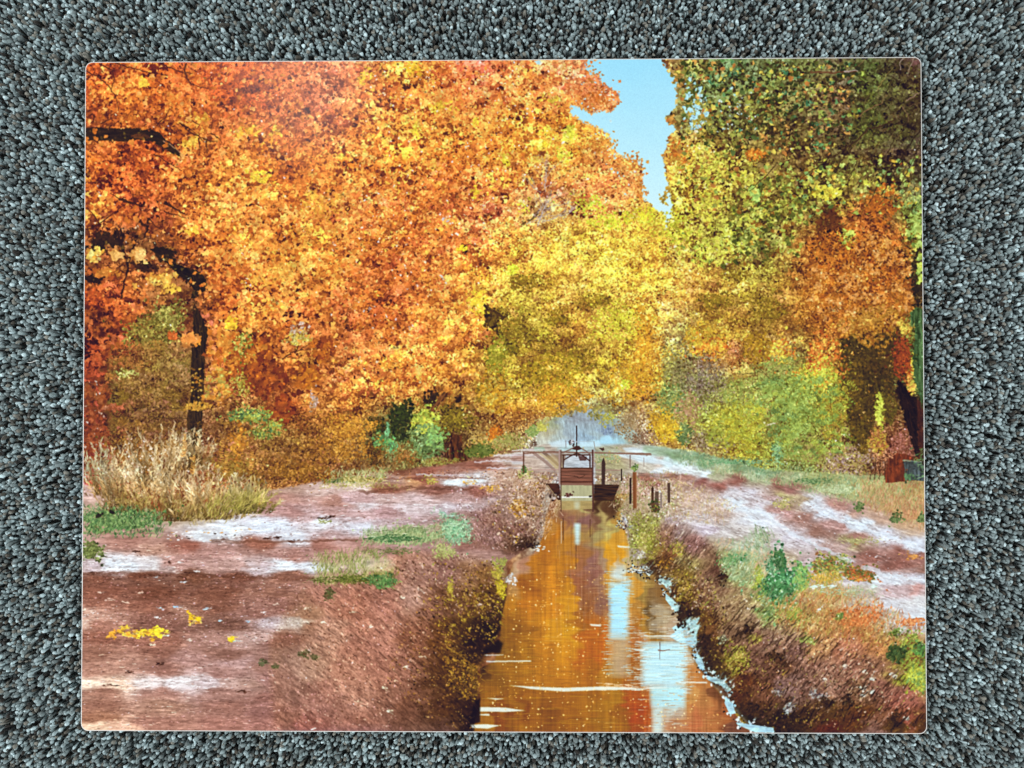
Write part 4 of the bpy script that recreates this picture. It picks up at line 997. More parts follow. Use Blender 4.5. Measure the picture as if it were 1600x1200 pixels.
    # reflected posts and darker reflections
    for s, w, c in (('877 815 877 850', 1.6, 'c8b8a8'), ('880 810 880 845', 1.4, '3c2018'), ('922 812 922 840', 1.6, '4c2c18'), ('926 812 926 860', 1, '7c5c40'), ('900 852 900 890', 1.2, '4c2c1c')):
        line(s, w, w*.7, c, .75)
    for i in range(60):
        x = rng.uniform(868, 950); y = rng.uniform(850, 960)
        line([(x, y), (x, y+rng.uniform(14, 50))], .9, .5, rng.choice(['6c4434', 'c09878', 'a8806c', '885848']), .35)
    # white silt and ice-bright pebbles along the right shore
    path = [(968, 815), (985, 822), (986, 888), (1000, 894), (1015, 898), (1028, 906), (1040, 912), (1040, 925), (1050, 938), (1058, 952), (1088, 1022), (1094, 1040), (1104, 1050), (1116, 1062),
            (1130, 1068), (1138, 1080), (1138, 1096), (1142, 1112), (1156, 1128), (1176, 1137), (1200, 1142)]
    for k, (a, b) in enumerate(path):
        n = 9; s = 2.6 if k > 9 else 2.0
        x = a + rng.normal(0, 4, n); y = b + rng.normal(0, 4.5, n)
        stamps(x, y, np.array([hx('a8d8f4'), hx('c8ecff'), hx('b4ccdc'), hx('dceef8')])[rng.integers(0, 4, n)], s*rng.uniform(.5, 1.1, n))
        stamps(a + rng.normal(1, 5, 13), b + rng.normal(0, 5.5, 13), np.tile(hx('241a1c'), (13, 1)), 1.3*rng.uniform(.6, 1.4, 13))
    for s in ('1030 905 1048 908 1050 916 1040 917 1028 908', '1040 928 1058 944 1062 955 1055 957 1040 938', '1104 1056 1130 1064 1142 1078 1136 1084 1126 1072 1106 1064',
              '1134 1088 1144 1100 1150 1116 1140 1118 1132 1100', '1150 1130 1210 1139 1212 1146 1180 1146 1152 1134', '1088 1020 1096 1030 1102 1044 1094 1048 1086 1034'):
        fill(s, 'b4e4fc', .9, .15, 3)
    fill('750 1022 778 1000 786 1006 782 1022', '140c08', .9, soft=1.5)
    fill('740 1100 750 1090 750 1130 734 1134', '140a08', .9, soft=1)
    # left margin of the water: pale silt by the cove
    clump(841, 857, 9, 5, 22, 2, ['c8dcec', 'a8b8c8', 'e0ecf4'], 3, 'flat')
    clump(797, 908, 8, 10, 40, 2, ['c8c0c0', 'a89890', 'd8dce0'], 3)
    clump(975, 822, 14, 7, 40, 2, ['302020', 'c8dce8', '50383c', 'd8ecf4'], 3, 'flat')
    clump(1000, 893, 20, 5, 60, 1.8, ['1c1418', 'b8d0e0', '2c2428', 'd8ecf4'], 3, 'flat')


def gate():
    # distant canal, rails and banks behind the gate
    fill('858 692 884 690 890 698 862 699', 'd0e4ec', .8, soft=1.2); fill('905 690 936 690 940 698 908 699', 'c8e4f0', .8, soft=1.2)
    fill('972 700 990 699 1010 706 1000 710 978 706', 'dcecf4', .85, .1, soft=1); fill('958 706 1000 710 1046 722 1052 730 1010 723 972 715', 'd4e4ec', .85, .12, 3, 15, 14, 2, soft=1.2)
    fill('1006 697 1040 699 1060 712 1030 713 1004 706', '84ac70', .6, .2, soft=2); fill('996 739 1060 741 1060 748 1000 749', '8c5c4c', .6, .35, 3, 4, 10, 2, soft=1)
    fill('835 699 850 699 852 706 834 705', '98c4a4', .7, soft=1); fill('800 709 820 710 820 722 800 722', 'a88078', .6, .2, soft=1); fill('800 722 820 722 819 726 800 726', 'd8dce0', .7, soft=.8)
    for s_ in ('770 712 800 711 834 712', '740 722 780 721 820 722', '760 731 790 732 815 731', '650 742 700 743 760 741', '800 704 830 703 850 704'): line(s_, 2.4, 1.4, 'dcd4d8', .75, .5)
    for s_ in ('730 717 780 716 815 717', '700 727 750 728 800 727', '600 748 680 747 760 748', '780 707 815 706'): line(s_, 3, 1.6, '7c4c3c', .6, .7)
    line('833 707 850 720 868 736', 5, 4, '94766a', .8); line('840 706 856 718 870 732', 3, 3, 'c4b088', .8); line('848 706 860 716 873 728', 5, 4, '6c5040', .8); line('856 705 868 714 874 720', 3, 3, 'a89078', .8)
    fill('824 738 872 738 872 752 840 752', '906c5c', .5, .4, soft=2); fill('930 738 965 738 968 756 932 756', '9c8470', .5, .4, soft=2)
    clump(945, 748, 18, 6, 110, 1.4, ['50342c', 'c8b090', 'e0d0b8', '8c6450', 'b89c58'], 3); clump(850, 745, 20, 6, 110, 1.4, ['6c4840', 'c8a890', 'e0c8b0', '8c6450', 'a88c50'], 3)
    clump(930, 752, 3, 3, 8, 1.6, ['e0ecf4']); clump(935, 720, 8, 8, 70, 1.4, ['a8a070', 'c0b890', '8ca068', 'c8b8a0'], 3)
    fill('862 712 880 708 905 740 900 745', '8c705c', .7, soft=1.5); fill('850 712 866 712 890 740 880 745', 'c0a870', .6, soft=2)
    fill('884 712 925 712 928 731 880 731', 'c0c8d0', .9, .15, 3, 0, 10, 2)
    fill('903 712 917 714 916 720 906 720', '50302c', .9)
    fill('852 756 874 756 876 782 872 782', '3c2010', 1, .3); clump(868, 777, 10, 5, 20, 2, ['2c1810', '60483c', 'c0b0a8'], 5)
    fill('928 757 968 758 958 783 928 783', '3c2418', 1, .35, 3, 0, 14, 2)
    line('855 758 870 778', 1.6, 1, 'b89c78', .9)
    fill('876 758 927 758 927 785 876 785', 'b4b088', 1, .06, 3, 90, 20, 3)
    fill('877 783 926 783 926 796 877 797', 'b09860', .9, .08); fill('897 784 906 784 905 796 898 796', 'd0dcc8', .6, soft=2)
    fill('877 776 926 776 926 778.5 877 778.5', 'f0f0e8', .9); clump(887, 774, 6, 3, 16, 1.8, ['3c1c18', '5c302c'], 3); clump(922, 776, 2, 1, 4, 1.2, ['281410'])
    # gate leaf
    fill('876 731 926 731 927 759 875 758', '7c4c3c', 1, .22, 5, 2, 26, 1.4)
    for yy, c, w in ((732, '48281c', 2), (737, '402418', 1.2), (753, '401c10', 1.6), (757, '8c6454', 3)):
        line([(876, yy), (927, yy)], w, w, c, .9)
    line('896 744 905 747 914 743', 1, .7, '30180f', .8, .5)
    # posts, frame, rails, screw spindle
    for s, w, c in (('818 709 858 706 930 708 1018 709 1010 712', 1.8, '7c5040'), ('816 706 874 708', 2, '8c6858'), ('926 707 1018 711', 2, '8c6858'),
                    ('824 735 874 734', 1.4, 'b08c80'), ('930 735 972 735', 1.4, 'a07c70'), ('818 707 818 740', 2, '5c3424'),
                    ('874.5 703 874 758', 3, 'a88c84'), ('876.5 703 876.5 800', 1.2, '4c2c20'), ('926 703 926.5 800', 2.6, '54302a'), ('928 704 929 756', 1, 'b8a098'),
                    ('880 712 880 731', 2, '3c2018'), ('922 712 922 731', 2.2, '3c2018'), ('878 711 923 711', 2, '4c241c'),
                    ('881 719 891 713 901 708 912 713 922 721', 1.8, '3c1c14'), ('878 708 890 703 897 699', 1.8, '7c5c50'), ('906 700 914 704 922 710', 1.8, '7c5c50'),
                    ('901 665 901 714', 1.8, '34201c'), ('984.5 711 984.5 732', 1.4, '6c4840'), ('971 733 971 752', 2, '281810'),
                    ('985 747 985 788', 3, '241410'), ('991.5 738 992 795', 6, '7c4424'), ('994 738 994 795', 1.6, 'a06840'), ('1006 715 1006 730', 1, 'a08c80'),
                    ('882 690 930 690', .8, 'a8b4b8'), ('884 688 884 700', 1, '7c6c6c'), ('928 690 930 703', 1, '8c7c70')):
        line(s, w, w, c, .95)
    fill('894 702 899 697 905 697 909 702 902 704', '40201c', 1)
    clump(893, 693, 5, 6, 26, 1.3, ['5c4444', '3c2424', 'c8c8cc'], 3)
    clump(940, 702, 5, 2.4, 10, 1.4, ['502c24', '3c2018'], 3)
    fill('943 717 945 758 940 758 940 724', '3c2c28', .95); fill('940 722 943 715 946 724 945 758 941 757', '402c28', 1)
    clump(992, 731, 5, 6, 26, 1.7, ['3c5c20', '5c8434', '8ca048'], 3)
    for x, y0, y1, w, c in ((1019.5, 763, 795, 4, '4c2c1c'), (1026, 768, 798, 6, '5c4438'), (1033, 770, 795, 3, '8c7870'), (1045, 755, 786, 4.4, '4c342c'), (1031, 767, 770, 3, 'e0e8e8')):
        line([(x, y0), (x, y1)], w, w, c, .95)
    line('1019.5 760 1019.5 770', 1.6, 3, '3c2418', .9)
    clump(1022, 792, 9, 12, 70, 1.8, ['203014', '3c5020', '5c3c28', '8c8438'], 3)


def plants():
    S = 'b09070 d8bca0 c8a488 8c6448 e8d4bc 704830'
    # tan tufts round the gate
    grass('800 740 850 745 880 785 850 840 830 850 800 790', 1100, 9, -70, 40, S, 1.0, .7)
    grass('770 800 846 780 846 830 800 862 750 860 720 850', 700, 7, -60, 40, '8c6450 a88070 5c3c30 c8a898 704c3c', 1, .6)
    grass('930 760 985 745 1060 740 1060 800 990 860 965 800', 1300, 8, -75, 40, 'b89c80 d8c4a4 a8a060 8c7448 c8b8a0 789040', 1, .7)
    grass('1040 740 1150 790 1130 820 1050 815', 1000, 7, -85, 25, 'd0b8a8 c8a890 b09070 e0d0c8 a88468 c8b860', 1, .6)
    grass('985 810 1030 810 1020 880 985 885', 500, 7, -55, 40, '8c9034 a8a848 6c6c28 b8b060', 1.1, .75)
    clump(860, 790, 14, 6, 0, 2, ['000000'])
    specks('760 760 850 750 850 830 790 860 760 800', 330, 1.4, 'e0c8b0 503828 c0a088 8c6850 a8842c')
    clump(812, 795, 16, 14, 80, 1.6, ['8c5c1c', 'b88428', 'c89c58', '6c4418'], 4)
    clump(766, 764, 20, 5, 50, 1.6, ['a87828', 'd8a030', 'e0b040'], 4, 'flat')
    clump(735, 754, 18, 2.5, 30, 1.6, ['c08830', 'd8a03c', 'a86c20'], 4, 'flat')
    clump(820, 740, 16, 8, 90, 1.5, ['6c7434', '90984c', 'b0ac60', 'c8b890'], 4)
    clump(818, 735, 5, 7, 26, 1.6, ['34501c', '4c7030'], 4)
    clump(950, 715, 24, 9, 160, 1.4, ['88985c', 'a8a868', 'b8a878', '98b078'], 4)
    # verge grass on the right
    grass('1060 708 1200 722 1330 742 1440 748 1440 800 1330 790 1250 765 1130 742 1060 725', 2400, 6, -80, 30, '88a85c a8b070 b8b888 70945c c0b890 5c8c4c', 1, .6)
    clump(1150, 722, 44, 5, 320, 1.5, ['4c9050', '64a460', '80b470'], 5, 'flat')
    clump(1270, 752, 30, 5, 200, 1.6, ['38602c', '50803c', '88a860'], 5, 'flat')
    clump(1310, 765, 36, 10, 260, 1.5, ['88a068', 'a8b880', 'b8c090'], 5)
    grass('1340 755 1446 752 1446 835 1400 812 1345 790', 1300, 9, -80, 25, 'c8946c d8a880 b07c50 a89858 c0b078 9c6848', 1, .65)
    for cx, cy, rx, ry in ((1342, 793, 8, 7), (1401, 811, 13, 9), (1440, 810, 7, 6)):
        clump(cx, cy, rx, ry, 60, 1.8, ['30401c', '4c6430', '708444'], cx)
    clump(1222, 788, 18, 10, 120, 1.4, ['a0984c', 'b8b068', '98905c'], 5); clump(1345, 845, 30, 7, 160, 1.4, ['8c8c4c', 'a8a468', '98905c'], 5, 'flat')
    clump(1425, 870, 16, 6, 40, 2, ['c88038', 'e0a050', 'a86c3c'], 6, 'flat')
    # fence corner at the far right
    fill('1388 718 1402 708 1440 716 1443 750 1418 752 1384 755 1382 742', '6c301c', 1, .35, 5, 88, 14, 2); fill('1412 722 1443 722 1444 752 1414 750', '404848', 1, .4, 6, 90, 20, 2)
    line('1410 720 1443 722', 2, 1.6, '90a888', .95)
    for x in (1361, 1368, 1375, 1383): line([(x, 722), (x-1, 750)], 1.6, 1.2, '3c2418', .85)
    clump(1420, 746, 8, 7, 40, 1.8, ['34502c', '508048', '5c8c50'], 6); grass('1430 700 1444 700 1444 750 1430 750', 40, 9, -30, 20, '68a858 88c870', 1.4, .8)
    # left verge plants
    clump(185, 815, 66, 18, 900, 2.0, ['243c14', '385420', '4c702c', '648c3c', '84a450'], 7)
    grass('128 790 260 800 250 840 130 840', 700, 7, -75, 35, '2c5c28 48803c 689c4c 1c3c18 88a858', 1.2, .7)
    clump(142, 862, 20, 15, 260, 2, ['24280c', '3c441c', '5c6830', '808c48'], 8)
    for cx, cy, rx, ry in ((155, 806, 6, 5), (174, 800, 3, 3)): clump(cx, cy, rx, ry, 10, 2, ['141008', '201808'])
    specks('250 832 400 826 390 846 260 848', 70, 2.2, 'e8f4fc d0dce8 f4f0e8 c08c50 30201c', 'flat')
    grass('515 738 610 735 600 752 540 758', 420, 7, -80, 30, 'b8c080 d0d49c 88984c c8c890', 1, .75)
    clump(530, 752, 26, 4, 120, 1.6, ['2c3c18', '44582c', '6c7c40'], 8, 'flat')
    grass('505 752 600 758 640 764 500 764', 260, 5, -80, 30, 'a89c50 8c8438 c0b878', 1, .7)
    clump(560, 749, 40, 5, 200, 1.5, ['a8944c', 'c8b878', '80783c'], 8)
    clump(672, 750, 10, 8, 70, 1.4, ['8c8c3c', 'b8a84c', 'a89c50'], 8)
    specks('560 738 800 732 780 750 560 750', 200, 1.3, '5c3020 c07840 d89850 3c2018 b89888', 'flat')
    clump(505, 815, 14, 3.4, 40, 1.6, ['6c6c34', '90905c'], 8, 'flat'); clump(514, 808, 8, 2, 16, 1.8, ['401c10', '2c140c'], 8, 'flat')
    # green mounds on the left bank
    clump(640, 838, 56, 14, 700, 1.6, ['5c7c40', '84a05c', 'a8b878', '98ac68'], 9)
    grass('570 830 700 820 710 850 560 855', 800, 9, -78, 26, '88a464 a8bc80 6c8c4c c0c894 5c7c3c', 1, .65)
    clump(618, 842, 48, 6, 260, 1.8, ['24501c', '34682c', '4c8040'], 9, 'flat')
    clump(614, 862, 50, 5, 200, 1.6, ['3c5424', '60703c', '786c48'], 9, 'flat')
    clump(712, 828, 24, 20, 420, 1.6, ['4c8c50', '68a868', '8cc080', 'a8d098'], 10)
    grass('680 800 735 810 735 850 700 852', 300, 7, -60, 40, '60b078 88cc90 489060 a8d8a0', 1, .7)
    clump(694, 862, 20, 12, 180, 1.5, ['94a050', 'b8bc74', 'a8a868'], 11)
    grass('490 870 590 862 620 905 490 918', 900, 12, -78, 24, '8c9450 a8a868 707838 b8b480 5c6430', 1.1, .7)
    clump(548, 906, 56, 9, 500, 1.8, ['2c3410', '40481c', '5c6428', '747c38'], 12, 'flat')
    clump(598, 908, 24, 13, 300, 1.8, ['244018', '346428', '4c883c', '70a04c'], 13)
    clump(514, 928, 7, 12, 70, 1.8, ['38301c', '4c4c2c', '5c6040'], 14)
    for cx, cy, rx, ry in ((474, 1024, 10, 6), (490, 1028, 6, 5), (410, 1036, 8, 5), (430, 1042, 6, 3)):
        clump(cx, cy, rx, ry, 40, 1.8, ['2c3014', '4c4c30', '605c40'], cx)
    clump(590, 870, 30, 5, 0, 1.5, ['c8bcb8'])
    fill('572 876 610 874 618 886 600 895 570 890', 'c8bcb0', .6, .2, soft=3)
    # yellow sprigs at the left waterline
    clump(784, 918, 9, 16, 90, 1.9, ['7c6c10', 'b8a020', 'd8c83c'], 15); clump(776, 895, 10, 14, 60, 1.8, ['84743c', 'a89c40', 'c8bc48'], 16)
    clump(704, 920, 5, 22, 60, 1.7, ['8c7828', 'b0a040', 'c8b850'], 17); clump(783, 880, 10, 10, 60, 1.6, ['88903c', 'b0b050', '989450'], 17)
    specks('660 940 790 900 780 1000 700 1010', 260, 1.5, 'a88c34 c8a840 8c7028 b89048')
    specks('690 1020 750 1040 748 1100 700 1080', 160, 1.5, 'a8802c c89c40 6c4810 b87c34')
    for s in ('700 1012 738 1040 752 1058', '716 1094 744 1085 762 1083', '736 1062 744 1044'): line(s, 2, 1, '8c6420', .8, .8)
    grass('690 1000 755 1040 745 1100 690 1060', 220, 8, -30, 60, 'a87c2c c8a048 6c4814', 1, .7)
    # right bank plants
    clump(1216, 912, 32, 44, 1000, 2.2, ['143c20', '1c5428', '2c7438', '3c9448', '60b868'], 18)
    clump(1219, 876, 10, 16, 120, 2.2, ['1c4420', '2c6830', '508c40'], 19)
    clump(1252, 905, 14, 26, 240, 2.0, ['30702c', '50a040', '7cc050', '98b848'], 20)
    clump(1185, 905, 8, 30, 120, 1.9, ['6c9c34', 'a0b83c', 'b8c850'], 21)
    clump(1240, 958, 14, 14, 130, 1.8, ['508c30', '80b040', 'a8c050'], 22)
    specks('1190 870 1245 870 1245 955 1190 955', 60, 1.3, 'b0ecd0 88dcb0 d0f4e0')
    clump(1300, 885, 36, 22, 480, 1.9, ['28401c', '3c6428', '70883c', 'a8a84c', '8c5c34'], 23)
    clump(1340, 898, 28, 13, 260, 1.9, ['30381c', '4c5c28', '7c6c30', 'b05c30'], 24)
    clump(1345, 905, 20, 6, 80, 1.8, ['c0582c', 'd88444', 'e0a040'], 25, 'flat'); clump(1290, 905, 24, 8, 140, 1.8, ['c89040', 'd8b048', 'a88c40'], 26)
    grass('1260 895 1320 895 1310 940 1250 940', 300, 9, -80, 20, 'c8a048 d8b868 a88838 8c9c48', 1.1, .7)
    clump(1148, 875, 22, 9, 100, 1.8, ['2c8838', '40a04c', '508c40'], 27); clump(1135, 880, 16, 10, 120, 1.8, ['3c8c38', '58a84c', '84b860'], 28)
    clump(1152, 898, 24, 16, 420, 1.5, ['6c9870', '90b488', 'a8c498', '88a868'], 29)
    grass('1120 850 1200 840 1210 900 1130 910', 560, 10, -75, 28, '90b084 b0c8a0 c8bc98 7c9c60 d0a878', 1, .65)
    grass('1180 830 1200 830 1200 860 1180 860', 40, 18, -110, 10, '6c8c54 88a470', 1.2, .8)
    grass('1200 940 1330 920 1440 980 1440 1020 1330 1010 1220 985', 1500, 10, -78, 26, 'c87c4c d89868 b06838 c8a868 a8a050 e0b890 98502c', 1.2, .7)
    clump(1345, 965, 40, 18, 300, 1.8, ['a85828', 'c87444', 'd88c58'], 30); clump(1425, 972, 24, 8, 120, 1.7, ['a85828', 'c87444', 'd89860'], 31)
    clump(1330, 925, 50, 9, 260, 1.5, ['98ac84', 'b0c09c', 'a8a878'], 32, 'flat')
    for x in (1270, 1285, 1300, 1365): clump(x, 917+(x-1270)*.0, 5, 3, 10, 2.4, ['c0e8d8', 'd8f4e8'], x, 'flat')
    clump(1428, 1025, 26, 36, 700, 2.0, ['3c5820', '607c2c', '84983c', 'a4b448', '70482c'], 33)
    clump(1400, 1022, 15, 14, 160, 2.2, ['1c3014', '2c4020', '44602c'], 34); clump(1432, 1060, 22, 24, 420, 1.9, ['84a838', 'a8b840', 'bcc448', '70a840'], 35)
    clump(1437, 1015, 9, 12, 60, 2.4, ['203818', '44682c', '58a038'], 36)
    clump(1225, 1010, 22, 22, 220, 1.7, ['8c9438', 'a8a848', 'b0b068', '746020'], 37) if False else None
    clump(1150, 1030, 22, 22, 240, 1.7, ['6c6420', '8c8c30', 'a8a848', 'c0a860'], 38); clump(1178, 1000, 12, 9, 70, 1.7, ['8c8438', 'b0a850'], 39)
    clump(1130, 1000, 10, 6, 40, 1.6, ['a8b49c', 'c0ccb8', '5c5c48'], 39)
    clump(1260, 1002, 16, 8, 70, 1.6, ['84984c', 'a0b060'], 39); clump(1312, 965, 7, 6, 40, 1.8, ['48682c', '709c40'], 40); clump(1398, 990, 10, 8, 50, 1.8, ['3c3c1c', '68882c'], 40)
    clump(1060, 860, 10, 12, 80, 1.5, ['7c8c38', 'a8a848', 'b89c58'], 41); clump(1070, 920, 16, 26, 260, 1.6, ['7c682c', 'a08c34', '5c4420', 'b89858'], 42)
    clump(1040, 880, 14, 10, 90, 1.5, ['7c5c28', 'c08c34', '50301c'], 43); clump(1005, 845, 16, 22, 260, 1.6, ['6c7430', '8c9438', 'a8a84c', 'c0b078'], 44)
    clump(995, 812, 10, 14, 90, 1.6, ['6c5c34', 'a09060', '8c8838'], 44); clump(1000, 868, 8, 9, 40, 1.9, ['d8e0e8', 'b8b4b8', '8c7c74'], 45)
    grass('1100 900 1200 930 1240 1000 1180 1000 1120 960', 500, 9, -50, 20, 'c8b098 a88c70 d8c8b0 705040 a8a060', 1, .6)
    specks('1240 1060 1360 1020 1380 1090 1300 1110', 240, 1.4, '2c1c10 c8b0a0 a88870')
    for a, b in ((1281, 953), (1321, 1043), (1350, 1051), (1288, 1064), (1361, 1063), (1349, 1088), (1363, 1083), (1280, 1090), (1416, 1124), (1394, 1055), (1399, 1058), (1349, 1078)):
        clump(a, b, 4, 2.4, 7, 2.2, ['d8f0f4', 'ece8e8', 'c8dce8'], a)
    for a, b in ((1215, 1085), (1235, 1105), (1270, 1085), (1286, 1090), (1230, 1112)): clump(a, b, 9, 6, 30, 1.6, ['8c7c84', 'c8c4d0', 'a8b8c8', '50404c'], a)
    for cx, cy, rx, ry in ((1172, 1112, 22, 14), (1235, 1135, 26, 16), (1290, 1100, 14, 10), (1170, 985, 10, 12), (1100, 1010, 12, 18), (1065, 965, 8, 20), (1395, 1125, 10, 14), (1210, 1025, 12, 8), (1325, 1095, 12, 10), (1128, 905, 9, 12)):
        clump(cx, cy, rx, ry, int(rx*ry*.35), 2.0, ['140c08', '20140c', '34200f', '402818'], cx)
    # left flat: fallen leaves, pebbles, clods
    clump(175, 990, 8, 7, 12, 3.2, ['d08c28', 'e0a038'], 46); clump(222, 989, 36, 8, 60, 3, ['c88428', 'e0a830', 'f0cc38', 'ecd840', 'e0a038'], 47, 'leaf'); clump(245, 986, 10, 8, 14, 4, ['e8cc30', 'f0d838'], 48)
    clump(195, 982, 6, 4, 8, 2.6, ['e0b838'], 48)
    for cx, cy in ((298, 967), (309, 967)): clump(cx, cy, 4, 8, 12, 2.6, ['d89c20', 'f0c828', 'f0c018'], cx)
    clump(305, 974, 12, 3, 16, 2, ['e0a040', 'd8c068'], 49); clump(362, 999, 8, 4, 12, 2.8, ['e8d030', 'f0d830', 'd8b828'], 50)
    for a, b, c in ((248, 951, 'b4dcfc'), (276, 950, 'a4d0fc'), (321, 952, 'b8dcf4'), (344, 971, 'b4dcf8'), (388, 972, 'b0d8f8'), (371, 1003, 'c8f0f4'), (287, 911, 'c8dcf0'), (261, 994, 'd8f4e8'), (297, 1001, 'e8dccc'),
                    (238, 1008, 'f0e8c8'), (172, 938, 'f0d4c4'), (196, 942, 'e8d0bc'), (246, 966, 'e0ecec'), (505, 973, 'ecf4f8'), (552, 957, 'f4fafa'), (581, 981, 'f4fafa'), (632, 1043, 'ecf0ec'), (600, 1076, 'dcecec'),
                    (608, 1112, 'ecf4e8'), (560, 1097, 'f0dcd4'), (658, 1028, 'e0d4d0'), (626, 934, 'ecf8ff'), (480, 952, 'f0f0ec'), (430, 944, 'd8c8b8'), (412, 958, 'e8e4e4'), (748, 946, 'd8c8cc'), (120+12, 955, 'f0dcc8'),
                    (282, 880, 'f0f4f4'), (308, 893, 'e4ecf0'), (245, 901, 'b0b8c0'), (158, 926, 'd8b8a8'), (220, 926, 'e8ccb8'), (488, 1140, 'e8e4e4')):
        clump(a, b, 5, 1.8, 6, 2.2, [c], a, 'flat')
    for a, b in ((240, 899), (225, 901), (290, 896), (284, 902), (262, 880), (215, 862), (505, 810), (418, 842), (455, 846), (434, 840), (249, 1038), (145, 896), (205, 1052), (380, 1082), (170, 1072)):
        clump(a, b, 9, 2.4, 12, 2, ['3c1c10', '2c140c', '502c20'], a, 'flat')
    specks('130 850 500 850 480 1000 130 1000', 420, 1.3, '4c2c20 d8b8a8 5c3828 e8d0c0 3c2018', 'flat')
    specks('130 1000 440 1000 420 1140 130 1140', 200, 1.2, '5c3c30 c8a090 6c4838', 'flat')
    specks('480 930 640 880 700 1060 600 1140 460 1130', 500, 1.3, '5c382c c8a098 6c4434 d8b8b0')
    specks('420 790 620 790 700 830 400 845', 160, 1.2, '6c4438 e8ecf4 8c6458', 'flat')
    specks('1140 760 1250 780 1440 850 1440 920 1280 860', 300, 1.2, '6c4838 e8ecf4 8c6458 a87c70', 'flat')
    # wheel track bank edges
    for s in ('1131 775 1158 790 1176 812 1200 824', '1262 782 1290 804 1330 824 1370 832 1446 862', '1180 790 1190 800 1230 830 1290 860 1330 880', '1345 886 1390 900 1446 910'):
        line(s, 7, 5, 'd4dee8', .55, 1.2)
    for s in ('126 897 200 896 330 902 440 905 490 903', '330 846 440 848 560 843', '560 770 640 762 740 764'):
        line(s, 5, 3, '603828', .55, 1.4)


def crowns():
    bunches('126 90 905 92 880 190 990 265 1000 330 800 330 700 480 560 640 340 500 126 560', 900, 9, 20, 3.6, .46)
    bunches('560 300 800 330 760 640 600 640 520 560', 520, 8, 15, 2.7, .34)
    bunches('780 330 1040 370 1240 420 1250 560 1040 620 860 640 740 640 760 420', 1500, 6, 12, 1.7, .34)
    bunches('1060 95 1445 90 1445 330 1250 340 1200 420 1050 400', 700, 8, 17, 3.0, .55)
    bunches('870 100 905 92 890 200 1000 265 1000 330 880 320 850 200', 160, 6, 12, 2.0, .26)
    bunches('180 560 560 640 560 740 430 750 300 690 180 690', 500, 5, 11, 1.7, .42)


